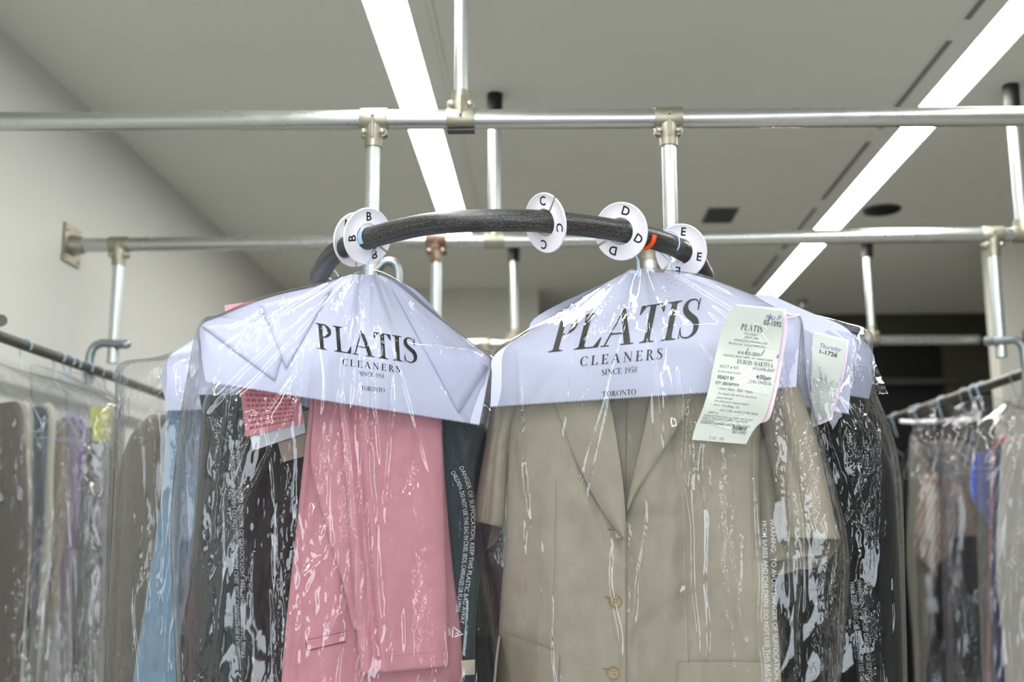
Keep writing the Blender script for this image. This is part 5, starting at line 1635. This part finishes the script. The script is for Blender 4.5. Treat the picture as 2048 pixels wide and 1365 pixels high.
# lilac shirt has a purple edge; yellow slip in the bag
for o_ in list(COL.objects):
    if o_.get('label', '').startswith('lilac shirt'):
        garment('trim_edge', [(158, 840, 168, 838), (158, 900, 168, 900), (150, 1000, 160, 1000), (140, 1100, 149, 1100)], YS(2.90), .006, 'purple', '', '', 3.3, 10, 20, parent=o_)
tag(sheet('ticket_slip', [(180, 815, 222, 812), (182, 845, 224, 845), (186, 884, 226, 880)], lambda px, py: 2.78 + .004 * math.sin(px * .2 + py * .1), 14, 14, M['yellow']), 'crumpled yellow slip inside a bag on the left rack', 'paper slip', 'paper slips')
for i, (px_l, yy, pr, lab, sd) in enumerate(((-60, 2.47, 226, 'milky film bag nearest the camera on the left rack', 31.0), (60, 2.70, 236, 'milky film bag in the middle of the left rack', 33.5), (130, 2.92, 244, 'milky film bag at the back of the left rack', 36.2))):
    w0 = max(px_l, 1107 + FPX * (XL + .012) / yy + 3)
    hx_ = 1107 + FPX * xl_ / yy
    film_bag('garment_bag', [(max(w0, hx_ - 14), 716 + i * 14, hx_ + 14, 716 + i * 14), (max(w0, hx_ - 50), 738 + i * 10, hx_ + 70, 738 + i * 10), (w0, 762 + i * 6, lerp(hx_, pr, .7), 768 + i * 5), (w0, 800, pr, 806), (w0, 860, pr + 2, 870), (w0, 1000, pr - 2, 1000), (w0, 1200, pr - 8, 1200), (w0, 1365, pr - 14, 1365), (w0, 1500, pr - 16, 1500)], YS(yy), lambda t: lerp(.01, .06, sstep(0, .3, t)), lab, 'film_far', 80, 110, sd, (hx_, 716 + i * 14), crum=1.5)

# ================================================================== right rack
rr_ = dia(21, Vector((xr_, 3.3, ZR))) / 2
RRK = [  # hook px, material, left-edge px (top, mid, bottom), top y, label, category
    (2028, 'stone', (2004, 1992, 2010), 880, 'stone grey shirt at the extreme right edge', 'shirt'),
    (1960, 'navyblue', (1990, 1982, 1980), 890, 'narrow navy blue strip left of the stone shirt', 'dress'),
    (1945, 'rose', (1984, 1978, 1972), 880, 'narrow rose strip between blue garments on the right rack', 'blouse'),
    (1925, 'royal', (1942, 1962, 1980), 905, 'bright royal blue bunched top on the right rack', 'top'),
    (1880, 'black', (1895, 1878, 1850), 1080, 'black dress low on the right rack', 'dress'),
    (1832, 'striped', (1830, 1836, 1880), 960, 'striped tan navy and red shirt on the right rack', 'shirt'),
    (1822, 'greybeige', (1818, 1815, 1830), 890, 'grey beige garment left of the striped shirt', 'shirt'),
    (1787, 'black', (1806, 1800, 1796), 900, 'black garment farthest back on the right rack', 'coat'),
]
for i, (hx, mm, ed, ty, lab, cat) in enumerate(RRK):
    y = xr_ * FPX / (hx - 1107)
    w1 = min(2250, 1107 + FPX * (xr_ + .25) / y)
    if mm == 'royal':
        rows = [(1955, 905, 1990, 900), (1944, 935, 1996, 930), (1942, 985, 2000, 985), (1950, 1008, 2000, 1012), (1990, 1100, 2010, 1100), (1985, 1365, 2015, 1365), (1985, 1470, 2015, 1470)]
    elif mm == 'striped':
        rows = [(1850, 950, 1900, 950), (1838, 990, 1930, 990), (1830, 1060, 1950, 1050), (1832, 1110, 1960, 1110), (1870, 1150, 1960, 1150), (1885, 1250, 1960, 1250), (1890, 1440, 1960, 1440)]
    else:
        rows = [(ed[0] + 16, ty - 6, ed[0] + 90, ty - 10), (ed[0], ty + 16, min(w1, ed[0] + 150), ty + 16), (lerp(ed[0], ed[1], .5), ty + 110, w1, ty + 110), (ed[1], 1120, w1, 1120), (lerp(ed[1], ed[2], .6), 1260, w1, 1260), (ed[2], 1365, w1, 1365), (ed[2], 1470, w1, 1470)]
    garment('jacket' if cat == 'top' else cat, rows, YS(y), .022, mm, lab, cat, 50 + i * 1.7, 36, 50, 'garments on the right rack', amp=.016)
    rack_hook(y, xr_, rr_, '%s hook counting back from the right edge on the right rail' % ords[i], (.05, .12), ZR - .24, 'wire' if i % 3 else 'zinc')
for i, (yy, pl0, top, lab, sd) in enumerate(((3.06, 1952, 0, 'milky film bag nearest the camera on the right rack', 61.0), (3.42, 1880, 10, 'milky film bag in the middle of the right rack', 64.4), (3.85, 1818, 22, 'milky film bag at the back of the right rack', 67.7))):
    hx_ = 1107 + FPX * xr_ / yy
    w1 = 1107 + FPX * (xr_ + .26) / yy
    ty = 782 + top
    film_bag('garment_bag', [(hx_ - 14, ty, hx_ + 14, ty), (hx_ - 60, ty + 22, hx_ + 60, ty + 18), (lerp(hx_, pl0, .75), ty + 44, lerp(hx_, w1, .8), ty + 34), (pl0, ty + 72, w1, ty + 60), (pl0 - 2, ty + 130, w1, ty + 130), (pl0, 1030, w1, 1030), (pl0 + 4, 1200, w1, 1200), (pl0 + 10, 1365, w1, 1365), (pl0 + 12, 1480, w1, 1480)], YS(yy), lambda t: lerp(.012, .075, sstep(0, .3, t)), lab, 'film_far', 80, 110, sd, (hx_, ty), crum=1.6)
# white plastic hanger lying out from the rail
tag(MB().tube([P(1800, 843, 3.95), P(1830, 845, 3.93), P(1900, 842, 3.9), P(1960, 838, 3.88)], .007, 10).build('hanger_bar', M['print_white'], auto=60), 'white plastic hanger arm sticking out below the right rail', 'hanger', 'hangers on the side racks')
